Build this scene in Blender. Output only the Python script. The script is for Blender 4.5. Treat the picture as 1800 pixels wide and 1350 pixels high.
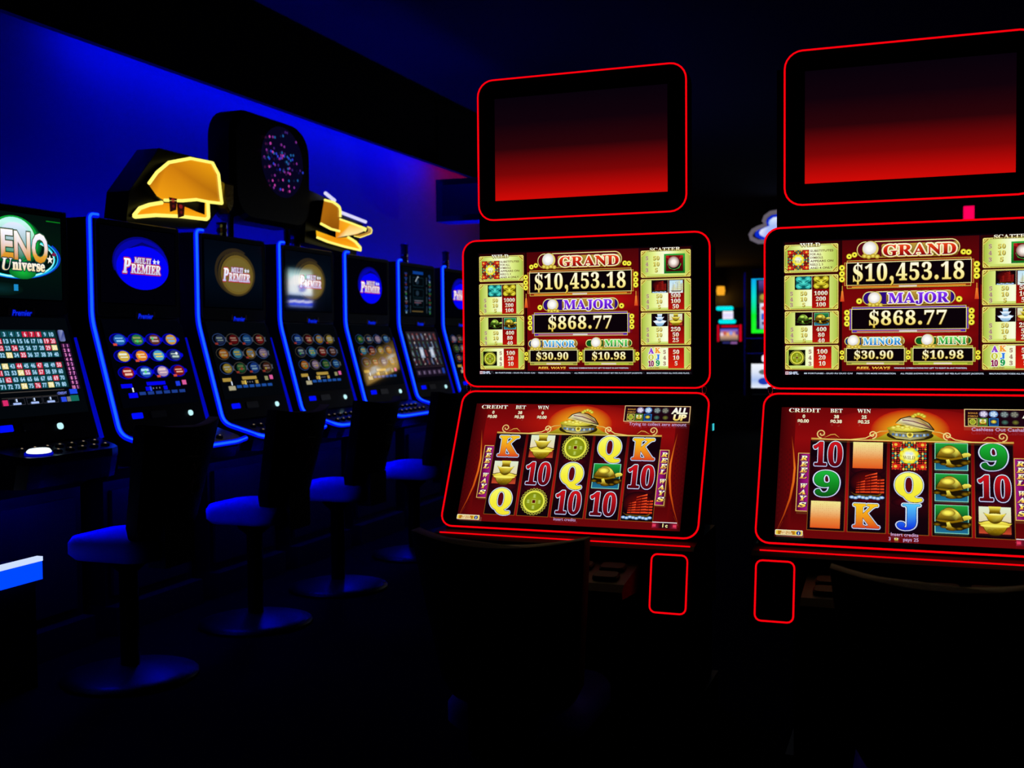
import bpy, math, random
from mathutils import Vector, Matrix

for _o in list(bpy.data.objects):
    bpy.data.objects.remove(_o, do_unlink=True)
SC = bpy.context.scene
COL = SC.collection
R = random.Random(7)

# ------------------------------------------------------------------ camera, world, exposure
YAW, PITCH, ROLL = math.atan(720 / 1950.0), math.radians(2.2), math.radians(0.5)
_fw = Vector((-math.sin(YAW) * math.cos(PITCH), math.cos(YAW) * math.cos(PITCH), -math.sin(PITCH)))
_r = Vector((math.cos(YAW), math.sin(YAW), 0))
_u = _r.cross(_fw)
_r2 = _r * math.cos(ROLL) - _u * math.sin(ROLL)
_u2 = _u * math.cos(ROLL) + _r * math.sin(ROLL)
_cd = bpy.data.cameras.new('camera')
_cd.sensor_width = 36.0
_cd.lens = 36.0 * 1950 / 1800
_cd.clip_start, _cd.clip_end = 0.05, 120
_cd.dof.use_dof = True
_cd.dof.focus_distance = 3.35
_cd.dof.aperture_fstop = 4.5
CAM = bpy.data.objects.new('camera', _cd)
COL.objects.link(CAM)
_m = Matrix((_r2, _u2, -_fw)).transposed().to_4x4()
_m.translation = Vector((0, 0, 1.25))
CAM.matrix_world = _m
SC.camera = CAM

WORLD = bpy.data.worlds.new('dark_hall')
SC.world = WORLD
WORLD.use_nodes = True
_bg = WORLD.node_tree.nodes['Background']
_bg.inputs[0].default_value = (0.15, 0.2, 1.0, 1)
_bg.inputs[1].default_value = 0.0012
SC.view_settings.view_transform = 'Standard'
SC.view_settings.look = 'None'
SC.view_settings.exposure = 0.0
SC.view_settings.gamma = 1.0
SC.view_settings.use_curve_mapping = False

# ------------------------------------------------------------------ colours and materials
def lin(h, a=1.0):
    """sRGB hex -> linear tuple"""
    if not isinstance(h, str):
        return h
    h = h.lstrip('#')
    o = []
    for i in (0, 2, 4):
        c = int(h[i:i + 2], 16) / 255
        o.append(c / 12.92 if c <= 0.04045 else ((c + 0.055) / 1.055) ** 2.4)
    return (o[0], o[1], o[2], a)


MATS = {}


def surf(name, col, rough=0.5, metal=0.0, spec=0.5, vary=0.25, scale=30.0, bump=0.0, coat=0.0):
    if name in MATS:
        return MATS[name]
    m = bpy.data.materials.new(name)
    m.use_nodes = True
    nt = m.node_tree
    b = nt.nodes['Principled BSDF']
    tc = nt.nodes.new('ShaderNodeTexCoord')
    nz = nt.nodes.new('ShaderNodeTexNoise')
    nz.inputs['Scale'].default_value = scale
    nz.inputs['Detail'].default_value = 5
    nt.links.new(tc.outputs['Object'], nz.inputs['Vector'])
    mx = nt.nodes.new('ShaderNodeMix')
    mx.data_type = 'RGBA'
    c = lin(col)
    mx.inputs[6].default_value = tuple(x * (1 - vary) for x in c[:3]) + (1,)
    mx.inputs[7].default_value = tuple(min(1, x * (1 + vary)) for x in c[:3]) + (1,)
    nt.links.new(nz.outputs['Fac'], mx.inputs[0])
    nt.links.new(mx.outputs[2], b.inputs['Base Color'])
    b.inputs['Roughness'].default_value = rough
    b.inputs['Metallic'].default_value = metal
    b.inputs['Specular IOR Level'].default_value = spec
    b.inputs['Coat Weight'].default_value = coat
    if bump:
        bp = nt.nodes.new('ShaderNodeBump')
        bp.inputs['Strength'].default_value = bump
        bp.inputs['Distance'].default_value = 0.004
        nt.links.new(nz.outputs['Fac'], bp.inputs['Height'])
        nt.links.new(bp.outputs['Normal'], b.inputs['Normal'])
    MATS[name] = m
    return m


def glow(name, col, strength=1.0):
    if name in MATS:
        return MATS[name]
    m = bpy.data.materials.new(name)
    m.use_nodes = True
    nt = m.node_tree
    nt.nodes.clear()
    e = nt.nodes.new('ShaderNodeEmission')
    e.inputs[0].default_value = lin(col) if isinstance(col, str) else (*col, 1)
    e.inputs[1].default_value = strength
    o = nt.nodes.new('ShaderNodeOutputMaterial')
    nt.links.new(e.outputs[0], o.inputs[0])
    MATS[name] = m
    return m


def print_mat():
    """backlit picture under smooth glass: the colour of every drawn shape is stored with the shape"""
    m = bpy.data.materials.new('screen_print')
    m.use_nodes = True
    nt = m.node_tree
    b = nt.nodes['Principled BSDF']
    at = nt.nodes.new('ShaderNodeAttribute')
    at.attribute_name = 'ink'
    nt.links.new(at.outputs['Color'], b.inputs['Emission Color'])
    b.inputs['Emission Strength'].default_value = 1.0
    b.inputs['Base Color'].default_value = (0, 0, 0, 1)
    b.inputs['Roughness'].default_value = 0.04
    b.inputs['IOR'].default_value = 1.5
    return m


INK = print_mat()
BLACK = surf('black_cabinet', '#060608', 0.4, spec=0.15, scale=60)
BEZEL = surf('black_bezel', '#050506', 0.5, spec=0.12, scale=60)
GLASS = surf('dark_screen_glass', '#020203', 0.04, scale=5, vary=0.1)
SATIN = surf('satin_black_plastic', '#0a0a0c', 0.55, spec=0.15, scale=80)
CHROME = surf('chrome', '#b8bcc4', 0.18, metal=1.0, vary=0.06)
LEATHER = surf('black_leather', '#040405', 0.6, spec=0.12, scale=220, bump=0.25)
REDLEATHER = surf('oxblood_leather', '#1c0708', 0.6, spec=0.15, scale=220, bump=0.25)
VINYL = surf('blue_lit_vinyl', '#2a2ee6', 0.7, spec=0.1, scale=160, bump=0.12, vary=0.08)  # seat colour carries the blue of the deck light
STEEL = surf('brushed_steel', '#3a3c42', 0.4, metal=0.9)
BLUE_LED = glow('blue_tube', (0.0, 0.006, 1.0), 0.9)
BLUE_CORE = glow('blue_tube_core', (0.004, 0.055, 1.0), 2.6)
BLUE_DIM = glow('blue_tube_dim', (0.0, 0.004, 1.0), 0.45)
RED_LED = glow('red_edge_light', (1.0, 0.0, 0.004), 1.0)


# ------------------------------------------------------------------ mesh helpers
class MB:
    def __init__(s):
        s.v, s.f = [], []

    def add(s, vs, fs):
        n = len(s.v)
        s.v += [Vector(p) for p in vs]
        s.f += [tuple(i + n for i in f) for f in fs]
        return s

    def box(s, x0, x1, y0, y1, z0, z1):
        return s.add([(x0, y0, z0), (x1, y0, z0), (x1, y1, z0), (x0, y1, z0), (x0, y0, z1), (x1, y0, z1), (x1, y1, z1), (x0, y1, z1)],
                     [(0, 3, 2, 1), (4, 5, 6, 7), (0, 1, 5, 4), (1, 2, 6, 5), (2, 3, 7, 6), (3, 0, 4, 7)])

    def loft(s, rings, cap=True, closed=False):
        """rings of equally many points joined by quads"""
        n = len(rings[0])
        base = len(s.v)
        for r in rings:
            s.v += [Vector(p) for p in r]
        m = len(rings)
        for i in range(m if closed else m - 1):
            a, b = base + i * n, base + ((i + 1) % m) * n
            for j in range(n):
                k = (j + 1) % n
                s.f.append((a + j, a + k, b + k, b + j))
        if cap and not closed:
            s.f.append(tuple(base + j for j in range(n))[::-1])
            s.f.append(tuple(base + (m - 1) * n + j for j in range(n)))
        return s

    def tube(s, pts, r, n=8, closed=False):
        pts = [Vector(p) for p in pts]
        m = len(pts)
        rings = []
        up = None
        for i, p in enumerate(pts):
            if closed:
                t = (pts[(i + 1) % m] - pts[i - 1]).normalized()
            else:
                t = (pts[min(i + 1, m - 1)] - pts[max(i - 1, 0)]).normalized()
            if up is None:
                up = t.orthogonal().normalized()
            up = (up - t * up.dot(t)).normalized()
            sd = t.cross(up)
            rings.append([p + (up * math.cos(2 * math.pi * k / n) + sd * math.sin(2 * math.pi * k / n)) * r for k in range(n)])
        return s.loft(rings, cap=not closed, closed=closed)

    def lathe(s, prof, cx=0, cy=0, z0=0, n=20):
        return s.loft([[(cx + r * math.cos(2 * math.pi * k / n), cy + r * math.sin(2 * math.pi * k / n), z0 + z) for k in range(n)] for r, z in prof])

    def build(s, name, mat, parent=None, origin=(0, 0, 0), smooth=False):
        o = Vector(origin)
        me = bpy.data.meshes.new(name)
        me.from_pydata([tuple(p - o) for p in s.v], [], s.f)
        me.update()
        if smooth:
            for p in me.polygons:
                p.use_smooth = True
        me.materials.append(mat)
        ob = bpy.data.objects.new(name, me)
        COL.objects.link(ob)
        if parent is not None:
            ob.parent = parent
        else:
            ob.location = o
        return ob


def tag(o, label, cat, group=None):
    o['label'] = label
    o['category'] = cat
    if group:
        o['group'] = group
    return o


def thing(name, loc, label, cat, group=None):
    o = bpy.data.objects.new(name, None)
    COL.objects.link(o)
    o.location = loc
    o.empty_display_size = 0.1
    return tag(o, label, cat, group)


def struct(o):
    o['kind'] = 'structure'
    return o


def rr_path(w, h, r, seg=6, x=0.0, y=0.0):
    """rounded rectangle outline, counter-clockwise, centred on x, y"""
    pts = []
    for cx, cy, a0 in ((w / 2 - r, h / 2 - r, 0), (-w / 2 + r, h / 2 - r, 90), (-w / 2 + r, -h / 2 + r, 180), (w / 2 - r, -h / 2 + r, 270)):
        for i in range(seg + 1):
            a = math.radians(a0 + 90 * i / seg)
            pts.append((x + cx + r * math.cos(a), y + cy + r * math.sin(a)))
    return pts


class Frame:
    """a flat face in space: o = its origin, ux to the right, uy up, n out of the face"""
    def __init__(s, o, ux, uy):
        s.o, s.ux, s.uy = Vector(o), Vector(ux).normalized(), Vector(uy).normalized()
        s.n = s.ux.cross(s.uy)

    def p(s, x, y, d=0.0):
        return s.o + s.ux * x + s.uy * y + s.n * d

    def slab(s, outline, d0, d1, bevel=0.006):
        mb = MB()
        cx = sum(p[0] for p in outline) / len(outline)
        cy = sum(p[1] for p in outline) / len(outline)

        def inset(b):
            out = []
            for x, y in outline:
                dx, dy = x - cx, y - cy
                l = math.hypot(dx, dy) or 1
                out.append((x - dx / l * b, y - dy / l * b))
            return out
        mb.loft([[s.p(x, y, d0) for x, y in outline], [s.p(x, y, d1 - bevel) for x, y in outline], [s.p(x, y, d1) for x, y in inset(bevel)]])
        return mb

    def prism(s, outline, d0, d1):
        return MB().loft([[s.p(x, y, d0) for x, y in outline], [s.p(x, y, d1) for x, y in outline]])

    def ring(s, outline, d, r, n=8):
        return MB().tube([s.p(x, y, d) for x, y in outline], r, n, closed=True)


# ------------------------------------------------------------------ lettering: bold serif outlines, two letters per coordinate
G = {
    'A': '4e4i4e4r4k4s4p4u4u4x4y505058555H6J8L6S8L7i5N7n5C7r547w4z7-4v834s8A4r8A4i6V4i6V4r6k4t6t4x6w536q5L6g5k5W5k5J5F5I595H545K4y5S4t5g4r5i4r5i4i/5b5y6b5y647C',
    'B': '4q4i4q4r4-4s564u5B4y5F525H5A5H5L5H7a5H7j5G7q5F7w5C7_598256844q874q8G6Q8G718C7S837j7o7o7R7l797a6w7J6l6x6e7O6V7j6J7v627z5k7x5R7p5A7c4z7O4s794m6t4j6Z4i/676g6A6g6Q6h6d6k6m6q6s6z6v796w7P6w7c6t7o6p7w6i806Z846O856H846D836A80677l/6R4u6e4v6o4-6w556-5E715S725i715z6z6A6t6K6j6Q6W6U6F6W676W675D675669506B4z6F4w6K4v',
    'C': '6i4d6S4e6D4g5-4l5n4s5X515J5G585W515k4z5z4w6D4v6U4w6l4z6_527E587R5J7i5X7w5n855_8C6E8H6T8K6k8L6-8J7G8F7a887k867r877w8C7-8L868L86767-767r7P7h7g7U7t7G8271886n8A6M83637l5u7D5q6T5u5n655H6Q4-6t4u744v7I4y7V527i5A7t5L825X8C5O7v537Z4p794g',
    'D': '4s4i4s4r4_4s574u5B4x5E505G575H5H5H7d5G7p5E7x5A8155854z874p874p8G6R8G6t8E7G887b7_7t7o847Y8E7E8K6u8M6U8F5i7u587J4p6U4i/6R4u6l4x6_537C5H7J5W7N5n7Q667R6V7N7B7B7h6t7-6R856K846E826B80697x677r677i675G675869516B4z6E4w6K4v',
    'E': '4p4i4p4q4-4r564t5B4x5F505H585I5J5I7a5H7n5F7x5B8156844-874q874q8G7p8G7p7C7i7C7e7V7W7j7M7t787-6s826W836G82697y677k676d6D6d6Q6e6b6i6k6o6q6y6v796y7P747P745d6y5d6w5q6u5-6r676m6E6h6J6a6N6T6P6J6R696R676R675E685669516C4z6G4x6N4w6V4w6l4w6z4y794_7J547T5A7b5H7j5R7q5c7w5q835q7r4i',
    'G': '6o4d6W4e6G4h614l5p4s5Y515K5F595V525j4-5z4x6D4w6V4x6l4-6_527E597S5K7i5Y7w5o865_8C6D8H6T8K6j8L6-8J7H8F7b887k867t897-8L878L87767-767v7J7o7V7h7f7Z7p7Q7x7H8177866y896o8A6N83647l5v7D5r6U5s655v5l5_5T665E6J4_6Z4r6s4o714p7A4s7G4w7K4_7M577N5G7N5i7N5r7K5y7H617B6472666s676s6F8c6F8c678S668L648G618D5z8C5s8B5i8B4w7r4o7V4i784e',
    'H': '4q4i4q4r4-4s564u5B4y5F515H5A5H5K5H7f5H7p5F7x5B8056844-864q874q8G6b8G6b876I84697y677f676f7N6f7N7f7L7y7C846v876v8G8g8G8g878V868N838I808F7x8D7p8D7f8D5K8D5A8F528J4y8O4u8V4s8g4r8g4i6v4i6v4r734s7B4u7H4x7K517M597N5K7N6Q676Q675K685A6A516D4y6I4u6Q4s6b4r6b4i',
    'I': '4p4i4p4r4z4s554v5B4y5E515H585I5I5I7j5H7t5F7z5C8256854-864p874p8G6c8G6c876S866J856E826A7z687t677j675J6A526J4v6d4r6d4i',
    'J': '5Y4B5O4C5E4E564H4-4L4t4R4o4X4k4e4h4l4g4t4h4_4j554n5A4s5E4y5H525H595H5F5E5K5B5N565Q505Q4w5M4h5I4Y5K4S5P4P5W4O5e4P5j4R5n4W5q4c5r4j5s4t5s7Z5p7u5n7z5k805f835Z855S865K875K8G798G79876s836p816m7-6k7v6i7Z6i5O6d4t6P4V624G',
    'K': '4q4i4q4r4-4s564u5C4y5F515H5A5I5K5I7f5H7p5F7x5B8056844-864q874q8G6b8G6b876I846A7y677f676X7D7d7K7l7P7t7Q7z7N837D866z876z8G8V8G8V878Q878B857x7-7g7n7O7W6p6w8K538V4u8m4r8m4i6u4i6u4r754r7D4s7J4z7I517F567A5D6G6N676F675K685A6A516D4y6J4u6R4s6b4r6b4i',
    'L': '4q4i4q4r4-4s564u5B4y5F515H5A5H5K5H7f5H7p5F7x5B8056844-864q874q8G6f8G6f876K856G836C806A7y677f675L69546G4y6X4w6m4w6-4y79507K557T5B7b5K7i5U7p5h7u5v825v7r4i',
    'M': '4p4i4p4r4z4s554u5B4y5F515H595I5K5I7h5F7y56844p874p8G688G7A5p8D8G9X8G9X879N869G839A80977w957p947f945N9651984z9B4w9F4u9W4r9W4i7o4i7o4r844u884x8B4-8D528F5M8F7p6y4i6p4i5X7k5X5K5Y595a505e4x5k4t5s4r614r614i',
    'N': '7r4d5X7R5X5J5Y595a515d4x5j4u5r4s5_4r5_4i4r4i4r4r574u5G515I5J5I7k4-854r874r8G5w8G7l607l7f7j7x7a847I877I8G8S8G8S878H868A848580817x807p7_7e7_4d',
    'O': '6k4d6U4e6F4h604m5p4t5c4_5R595H5K595X525l4-5-4x6D4w6U4x6k4-6-527D597R5H7d5R7p5d7z5p85618C6G8H6W8K6n8L718K7G8H7V8C7i857u7z847p8D7e8M7R8S7E8X6_8a6l8b6U8a6D8X5-8S5l8M5X8D5K83597u4_7h4t7T4m7F4h6_4e/6m4o794v7R5D7c5l7g6U7f6t7c7C7X7V7Q7k7E7z6_876k8A6L83637l5u7D5r6U5s655v5l5-5T655E6H4-6V4r',
    'P': '4q4i4q4r4-4s564u5B4y5F515H5A5H5K5H7f5H7p5F7x5B8056844-864q874q8G6N8G6h8F6y8E798B7K887U827d7x7l7p7q7f7t7U7u7I7s707l6n7Z6a7O6S796N6u6K6b6J676J675K685A6A516D4y6I4u6Q4s6b4r6b4i/676V6H6V6W6W6h6a6q6g6w6q6z706-7H6z7W6w7j6s7t6k7-6b826O846B80677p',
    'Q': '7f3o793s6l416Q4J694i5w4o5h4x5V555K5H5B5U535i4-5y4x6D4w6U4x6k4-6-527D597R5H7d5R7p5d7z5p85618C6G8H6W8K6n8L718K7G8H7V8C7i857u7z847p8D7e8M7R8S7E8X6_8a6l8b6U8a6A8W5u8P5d8F5N83597q4z7a4p7H4i7S4Q7f4E7u468A448I448P458Y478Z3-8F3t7y3q/6n4o7A4v7S5D7c5l7g6U7f6t7c7C7X7V7Q7k7E7z6_876k8A6L83637l5u7D5r6U5s655v5l5-5T655E6H4-6W4r',
    'R': '4q4i4q4r4-4s564u5B4y5F515H5A5H5K5H7f5H7p5F7x5B8056844-864q874q8G6O8G6m8F748C7M877a817n7r7w7c7z7J7v707m6n7W6a796S84558E4v8R4r8S4r8S4i7L4i6H6M676M675K685A6A516D4y6I4u6Q4s6b4r6b4i/676X6I6X6Y6Y6k6c6u6j6-6t7274747K717f6w7u6j816S846K836F826B7_697x677r677j',
    'S': '514d515x5B5x5I5b5Q5J5a555m4x5-4r6E4p6Q4r6a4u6i4-6p566s5F6t5P6q5c6h5o6S5y5z6B5i6L5T6W5I6g5B6s5673557I567V597h5E7r5K7_5S865c8D5m8H5y8K688L6V8J6v8C6-8B728A778B7A8F7C8L7M8L7M7C7D7C797O757Y6_7i6u7r6m7y6e826V876M896D8A62895v865o815i7x5f7p5e7g5f7Y5i7R5n7K5t7E60796A736h6q6t6k726d7B6X7I6P7N6I7R6A7U627V5u7W5k7V5X7R5K7L597E4_744t6u4m6h4h6S4e6C4d5x4e5h4i5T4n5M4o5F4m5B4d',
    'T': '5Q4i5Q4r5b4r5j4u5p4x5t515v595w5K5w855t855c835O7-5D7s547g4-7S4w7B4n7B4n8G7v8G7v7A7n7A7h7a7U7s7C816o856m856m5K6m596p516s4x6y4u754r7G4r7G4i',
    'U': '6e4c6I4d604h5n4n5b4w5S565M5K5I5c5H5w5H7f5G7p5E7x5A8055844z864p874p8G6a8G6a876H84697y667f665o685W6B5H6I566R4-6c4v6r4t7F4x7X587i5U7m5y7m7f7l7p7j7w7g807a837S867G877G8G8P8G8P878G858983847_827v807o7_7f7_677-5k7w5Q7p597g4y7U4o7F4h6z4d',
    'V': '6M4c527g4t7-4p824j864b874b8G6L8G6L876C8765865_845x815v7-5u7v5z7f6j5q7Q7f7T7u7T7z7Q817N847H867A877187718G898G898782877z857u827q7z7m7r7h7h6V4c',
    'W': '614d4y7m4q824m854h864a874a8G668G66875t845o7v5s7c6R5v727S6x7p6u7w6r7_6o836j856d866V876V8G888G88877x867p817m7w7p7j8P5_8w7b8-7t8-7y8y808v838e878e8G9a8G9a879U869P839L7_9B7g8B4d824d7A766B4d',
    'X': '4o4i4o4r504t5D505P5D6D6K5J7j54814_844w874q874p874p8G6c8G6c876V876K866D826B7y6H7k6m6z7D7d7I7l7L7r7M7x7J827B866-876-8G8H8G8H878F8786867z847r7_7k7v7c7n7U7d6u6m7x59864w8J4r8K4r8K4i6Z4i6Z4r6c4r6p4s6w4w6z506y566w5C6r5K6L675n5K5j5E5h585g525j4x5r4s634r634i',
    'Y': '5V4i5V4r5f4s5n4u5s4y5w515y5A5y5K5y65537j4z7t4u7-4p834i864b874b8G6J8G6J876E875_845w7y5-7m6e6T7J7Z7N7h7P7o7Q7u7N807F8571876_876_8G888G888782867z847u807h7m6o6I6o5K6p5A6r516u4y6z4u754s7G4r7G4i',
    'Z': '4s4i4s4n6s836N8369825z815p7-5g7w5Y7q5R7j5L7a5G7O5B7A527A598G7t8G7t8A5v4w6a4w6v4y7C527R5B7d5N7m5f7t5-805-7t4i',
    '0': '6A4f5t4g5d4m5P4u5E54565I4_5Z4y5o4v624u6J4t6b4u6t4v774y7N4_7b567s5E855P8G5d8O5t8T6A8V6T8T6i8O6w8G74857D7s7K7b7O7N7Q777S6s7S6a7S6I7Q617O5o7K5Z7D5I74546v4u6i4m6S4g/6A4-6L516T5A6Z5P6b5e6d5v6e6E6e6a6e6x6d7F6b7W6Z7l6T7z6L866A895_865t7z5o7l5l7W5j7F5i6x5h6a5i6E5j5v5l5e5o5P5t5A5_51',
    '1': '5D4i5D4-5e4-5j4-5o505r525t565u5C5v5K5v7y5Y7Z5R7T5K7Q5E7P587Q547S507W4z7b4x7h4w7o5H7w5Q7-5Z845k8C658T6h8T6h5K6k546n506s4-6y4-7N4-7N4i',
    '2': '4u4i4u5F5f615s6F616R696d6G6n6L6x6P756R7G6T7Q6T7c6S7n6Q7x6M826H876A8A638B5v895n845h7y5d7n5b7Y5a7H5O7H5E7K557O4-7U4w7d4v7o4w7w4z815188588F5G8K5Q8P5c8S5q8U638V6Q8T6j8O6y8G77857E7t7G7d7F7W7E7O7C7H787974716-6u6s6l6k6b6Z6Q5v5n5O5H6c5H6i5I6o5K6u5N6y5S6_5X725e745p7O5p7N4i',
    '3': '5-4f5k4f5W4h5K4k5B4p534u4z4z4v544s5A4r5H4s5P4v5V4-5a545e5B5g5I5h5J5U5N5J5T5B5c555m515x50625169526G556M586R5D6V5K6Y5S6a5c6b5o6Z5-6V686N6H6D6O606S5n6T5S6T5S6o5o6o5_6q6A6u6I706O7A6R7M6S7a6S7l6P7u6L806G866989618B5v8A5p875k835h7-5e7t5c7m5a7N5N7N5C7Q547U4z7a4v7h4u7q4w80508A5B8J5P8Q5i8U628V6P8U6h8P6x8H77867E7v7G7e7E7Q797E71736s6v6g6o6S6i6b6g6l6d6u6Z706U786O7F6H7K687N5z7O5n7N5a7L5P7H5F7B56744_6y4u6p4p6g4l6V4i6K4g694f',
    '4': '5e4i5e4-5o4-5v4-605065526A566C5D6D5M6D5g4m5g4m5_6G8S6-8S6-617X617X5g6-5g6-5M6_5D725676527C507J4-7Q4-7U4-7U4i/58616D616D6x6E7R6G7y6B7n637Z5x7L5r7C',
    '5': '5-4f5l4f5X4h5M4l5D4p564u504-4y544w5A4v5H4w5O4z5U515Z565c5D5e5K5e5O5M5R5G5V5B5Z565f535n515v50605167526E556K596P5F6T5M6W5U6Y5f6Z5s6X656T6I6N6R6E6Y626c5r6e5W6c5G6Y506e5B8S7A8S7C7V6u7V6s7g6n7p6c7t5W7t5R6v5h6y606-6I6z6Z6v6o6q6-6i7B6U7J6C7M5s7L5e7I5S7E5H785871506v4w6m4q6d4m6T4j6J4g684f',
    '6': '6E4f5-4g5m4k5Z4r5N4_5D5B565R515e4-5t4y684x6R4y6j4-6-517F567U5B7i5J7v5R845b8D5n8L5z8R6B8U6R8V6e8V6q8T6-8Q758M7C8I7G8C7K877M817M7w7L7q7I7j7D7e767Z6x7X6k7W6i7q6c856Y886T8B6O8B6B8961815u7q5p7e5l7O5i775g6p5y6x656z6E6_6P6_6i6z6y6t7A6j7K6V7Q6E7S5w7R5e7N5P7H5B784_6z4r6m4k6W4g/6F4_6N506U556a5C6e5N6g5b6h5s6g676e6K6Z6U6T6b6L6f6C6h666g606e5v6b5g6Q5h645j5n5n5X5r5K5z586651',
    '7': '5Z4i6z7t5a7t5Q7r5K7m5H7c5F7L4x7L4y8S7T8S7T8B604i',
    '8': '684f5s4g5d4j5Q4n5F4u56504_594w5J4t5U4s5f4u5t4y63546D5E6L5Q6U5d6b5R6j5H6s5970537A4_7M4-7Y4_7i517s55805B885J8G5U8M5g8R5w8U6C8V6X8T6p8O718E7B827H7q7J7a7I7O7E7D77746-6z6p6r6c6k6u6a766Q7H6G7O657S5v7U5h7R5O7K58774w6x4p6i4j6R4g/6H6v6P6-6V746Z7A6c7I6e7R6f7b6b7t6Z7z6V826R866M896G8B6A8C618A5w875r815m7v5k7m5j7c5k7R5n7I5t7B5-75676_/694y6K4z6T516b586g5G6k5Q6l5c6k5m6g5v6Z616Q686E6G5-6O5t6I5m6C5h655d5z5a5p5Z5e5b5S5e5H5k585s515_4z',
    '9': '5u4f5i4f5X4h5O4k5H4o5B4t574y54525258515F555R5I5Y5L5O5Q5G5W585d525m4_5w4-6D546S5M6b5r6f6V6a6P6T6K6M6F6E6B64695w685d6A5O6G5A6Q506e4w6v4u7E4v7T4y7h517u58845H8D5S8L5e8R5r8U658V6K8U6Z8Q6m8J6y8A767-7E7l7I7X7M7I7O717P6k7O6S7M6B7J5w7F5h795T725G6w546m4x6a4p6N4j694g/686X6F6X6M6Z6S6d6X6h6c6n6f6t6f7B6d7S6a7g6W7r6P806G8667895-875s825m7w5i7l5f7X5e7G5i6s5s6c',
    'e': '5v4d5i4e5X4i5M4n5D4v55534-5E4w5S4t5g4s5x4t6A4w6O4_6a566l5E6v5N715Y775k7A5x7B6D796S736e6u6o6g6t6O6v636v5_5c5_5f5a5n5H5-556G516S546e5B6p5N6w5G6j4-6U4n6C4g/5c6C6H6C6H6N6G6a6F6l6D6t696y646_5z705m6x5f6i5c6I',
    'i': '5U7X5O7Y5I7a5C7e587j567p557w568158875C8C5I8G5O8J5U8K5b8J5h8G5m8C5q875t815u7w5t7p5q7j5m7e5h7a5b7Y/4r4i4r4q4x4r504s534v554y56515658566g536w516z4y6-4s6_4s775s775s585v4v5y4t604r664q664i',
    'n': '4r4i4r4q4x4r4_4s524v554y56515658566h536w506z4x6-4r6_4r775s775s6o63706J786c7B6v78766-7E6j7H6M7H587L4v7O4s7S4r7Y4q7Y4i6H4i6H4q6J4q6R4s6W4z6Y586Y6O6X6X6W6e6V6j6S6n6N6p6H6q676o5-6i5s6Y5s585v4v5y4s604r664q664i',
    'r': '4r4i4r4q4x4r504s534v554y56515658566g566n556t536x506z4y6-4s6_4s775r775r6g5x6q626y6A736H776P7A6X7B6f7A6m786s746w6_6y6u6z6n6y6h6w6c6t6X6p6U6k6S6e6R6R6V6J6f6A6k666j616g5z6b5v6U5t6M5t6C5t585t515v4y5x4v604s664r6F4q6F4i',
    's': '5u4d5k4e5Z4g5N4l5H4m5C4l584i564e4-4e4-5X575X5A5K5G595N4_5W4v5f4r5o4p5w4q604s654v694-6B536C596A5I645Q5w5W5X5j5N5p5E5v576152684_6H4-6Q506d556p5C6z5N755a7A5p7C5_7A6F766J756M746Q756T786V7C6c7C6c6R6U6R6Q6c6L6l6E6t676y5_6_5t705m705g6-5c6x5Z6t5X6p5W6k5X6f5Z6a5c6W5r6M6C6B6M656U5_6b5u6f5m6i5c6j5R6h5C6c506U4r6J4j664f',
    'v': '5p4d4_6e4t6v4q6y4m6-4h6_4h775-775-6_5w6_5o6-5k6x5i6s5j6o685f6Y6g6b6q6Y6w6S6-6I6_6I777477746_6_6-6w6x6t6t6k6c5y4d',
}
_AL = '0123456789ABCDEFGHIJKLMNOPQRSTUVWXYZabcdefghijklmnopqrstuvwxyz-_'


def glyph_loops(ch):
    out = []
    for s in G[ch].split('/'):
        v = [_AL.index(s[i]) * 64 + _AL.index(s[i + 1]) - 300 for i in range(0, len(s), 2)]
        out.append([(v[i] / 500, v[i + 1] / 500) for i in range(0, len(v), 2)])
    return out


CAP = max(y for l in glyph_loops('H') for x, y in l)
_cache = {}


def _mesh_of(data):
    ob = bpy.data.objects.new('tmp', data)
    COL.objects.link(ob)
    dg = bpy.context.evaluated_depsgraph_get()
    ev = ob.evaluated_get(dg)
    me = ev.to_mesh()
    vs = [(v.co.x, v.co.y) for v in me.vertices]
    fs = [tuple(p.vertices) for p in me.polygons]
    ev.to_mesh_clear()
    bpy.data.objects.remove(ob, do_unlink=True)
    bpy.data.curves.remove(data)
    return vs, fs


def _disc(cx, cy, rx, ry, n=14):
    return [(cx + rx * math.cos(2 * math.pi * i / n), cy + ry * math.sin(2 * math.pi * i / n)) for i in range(n)]


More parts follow.
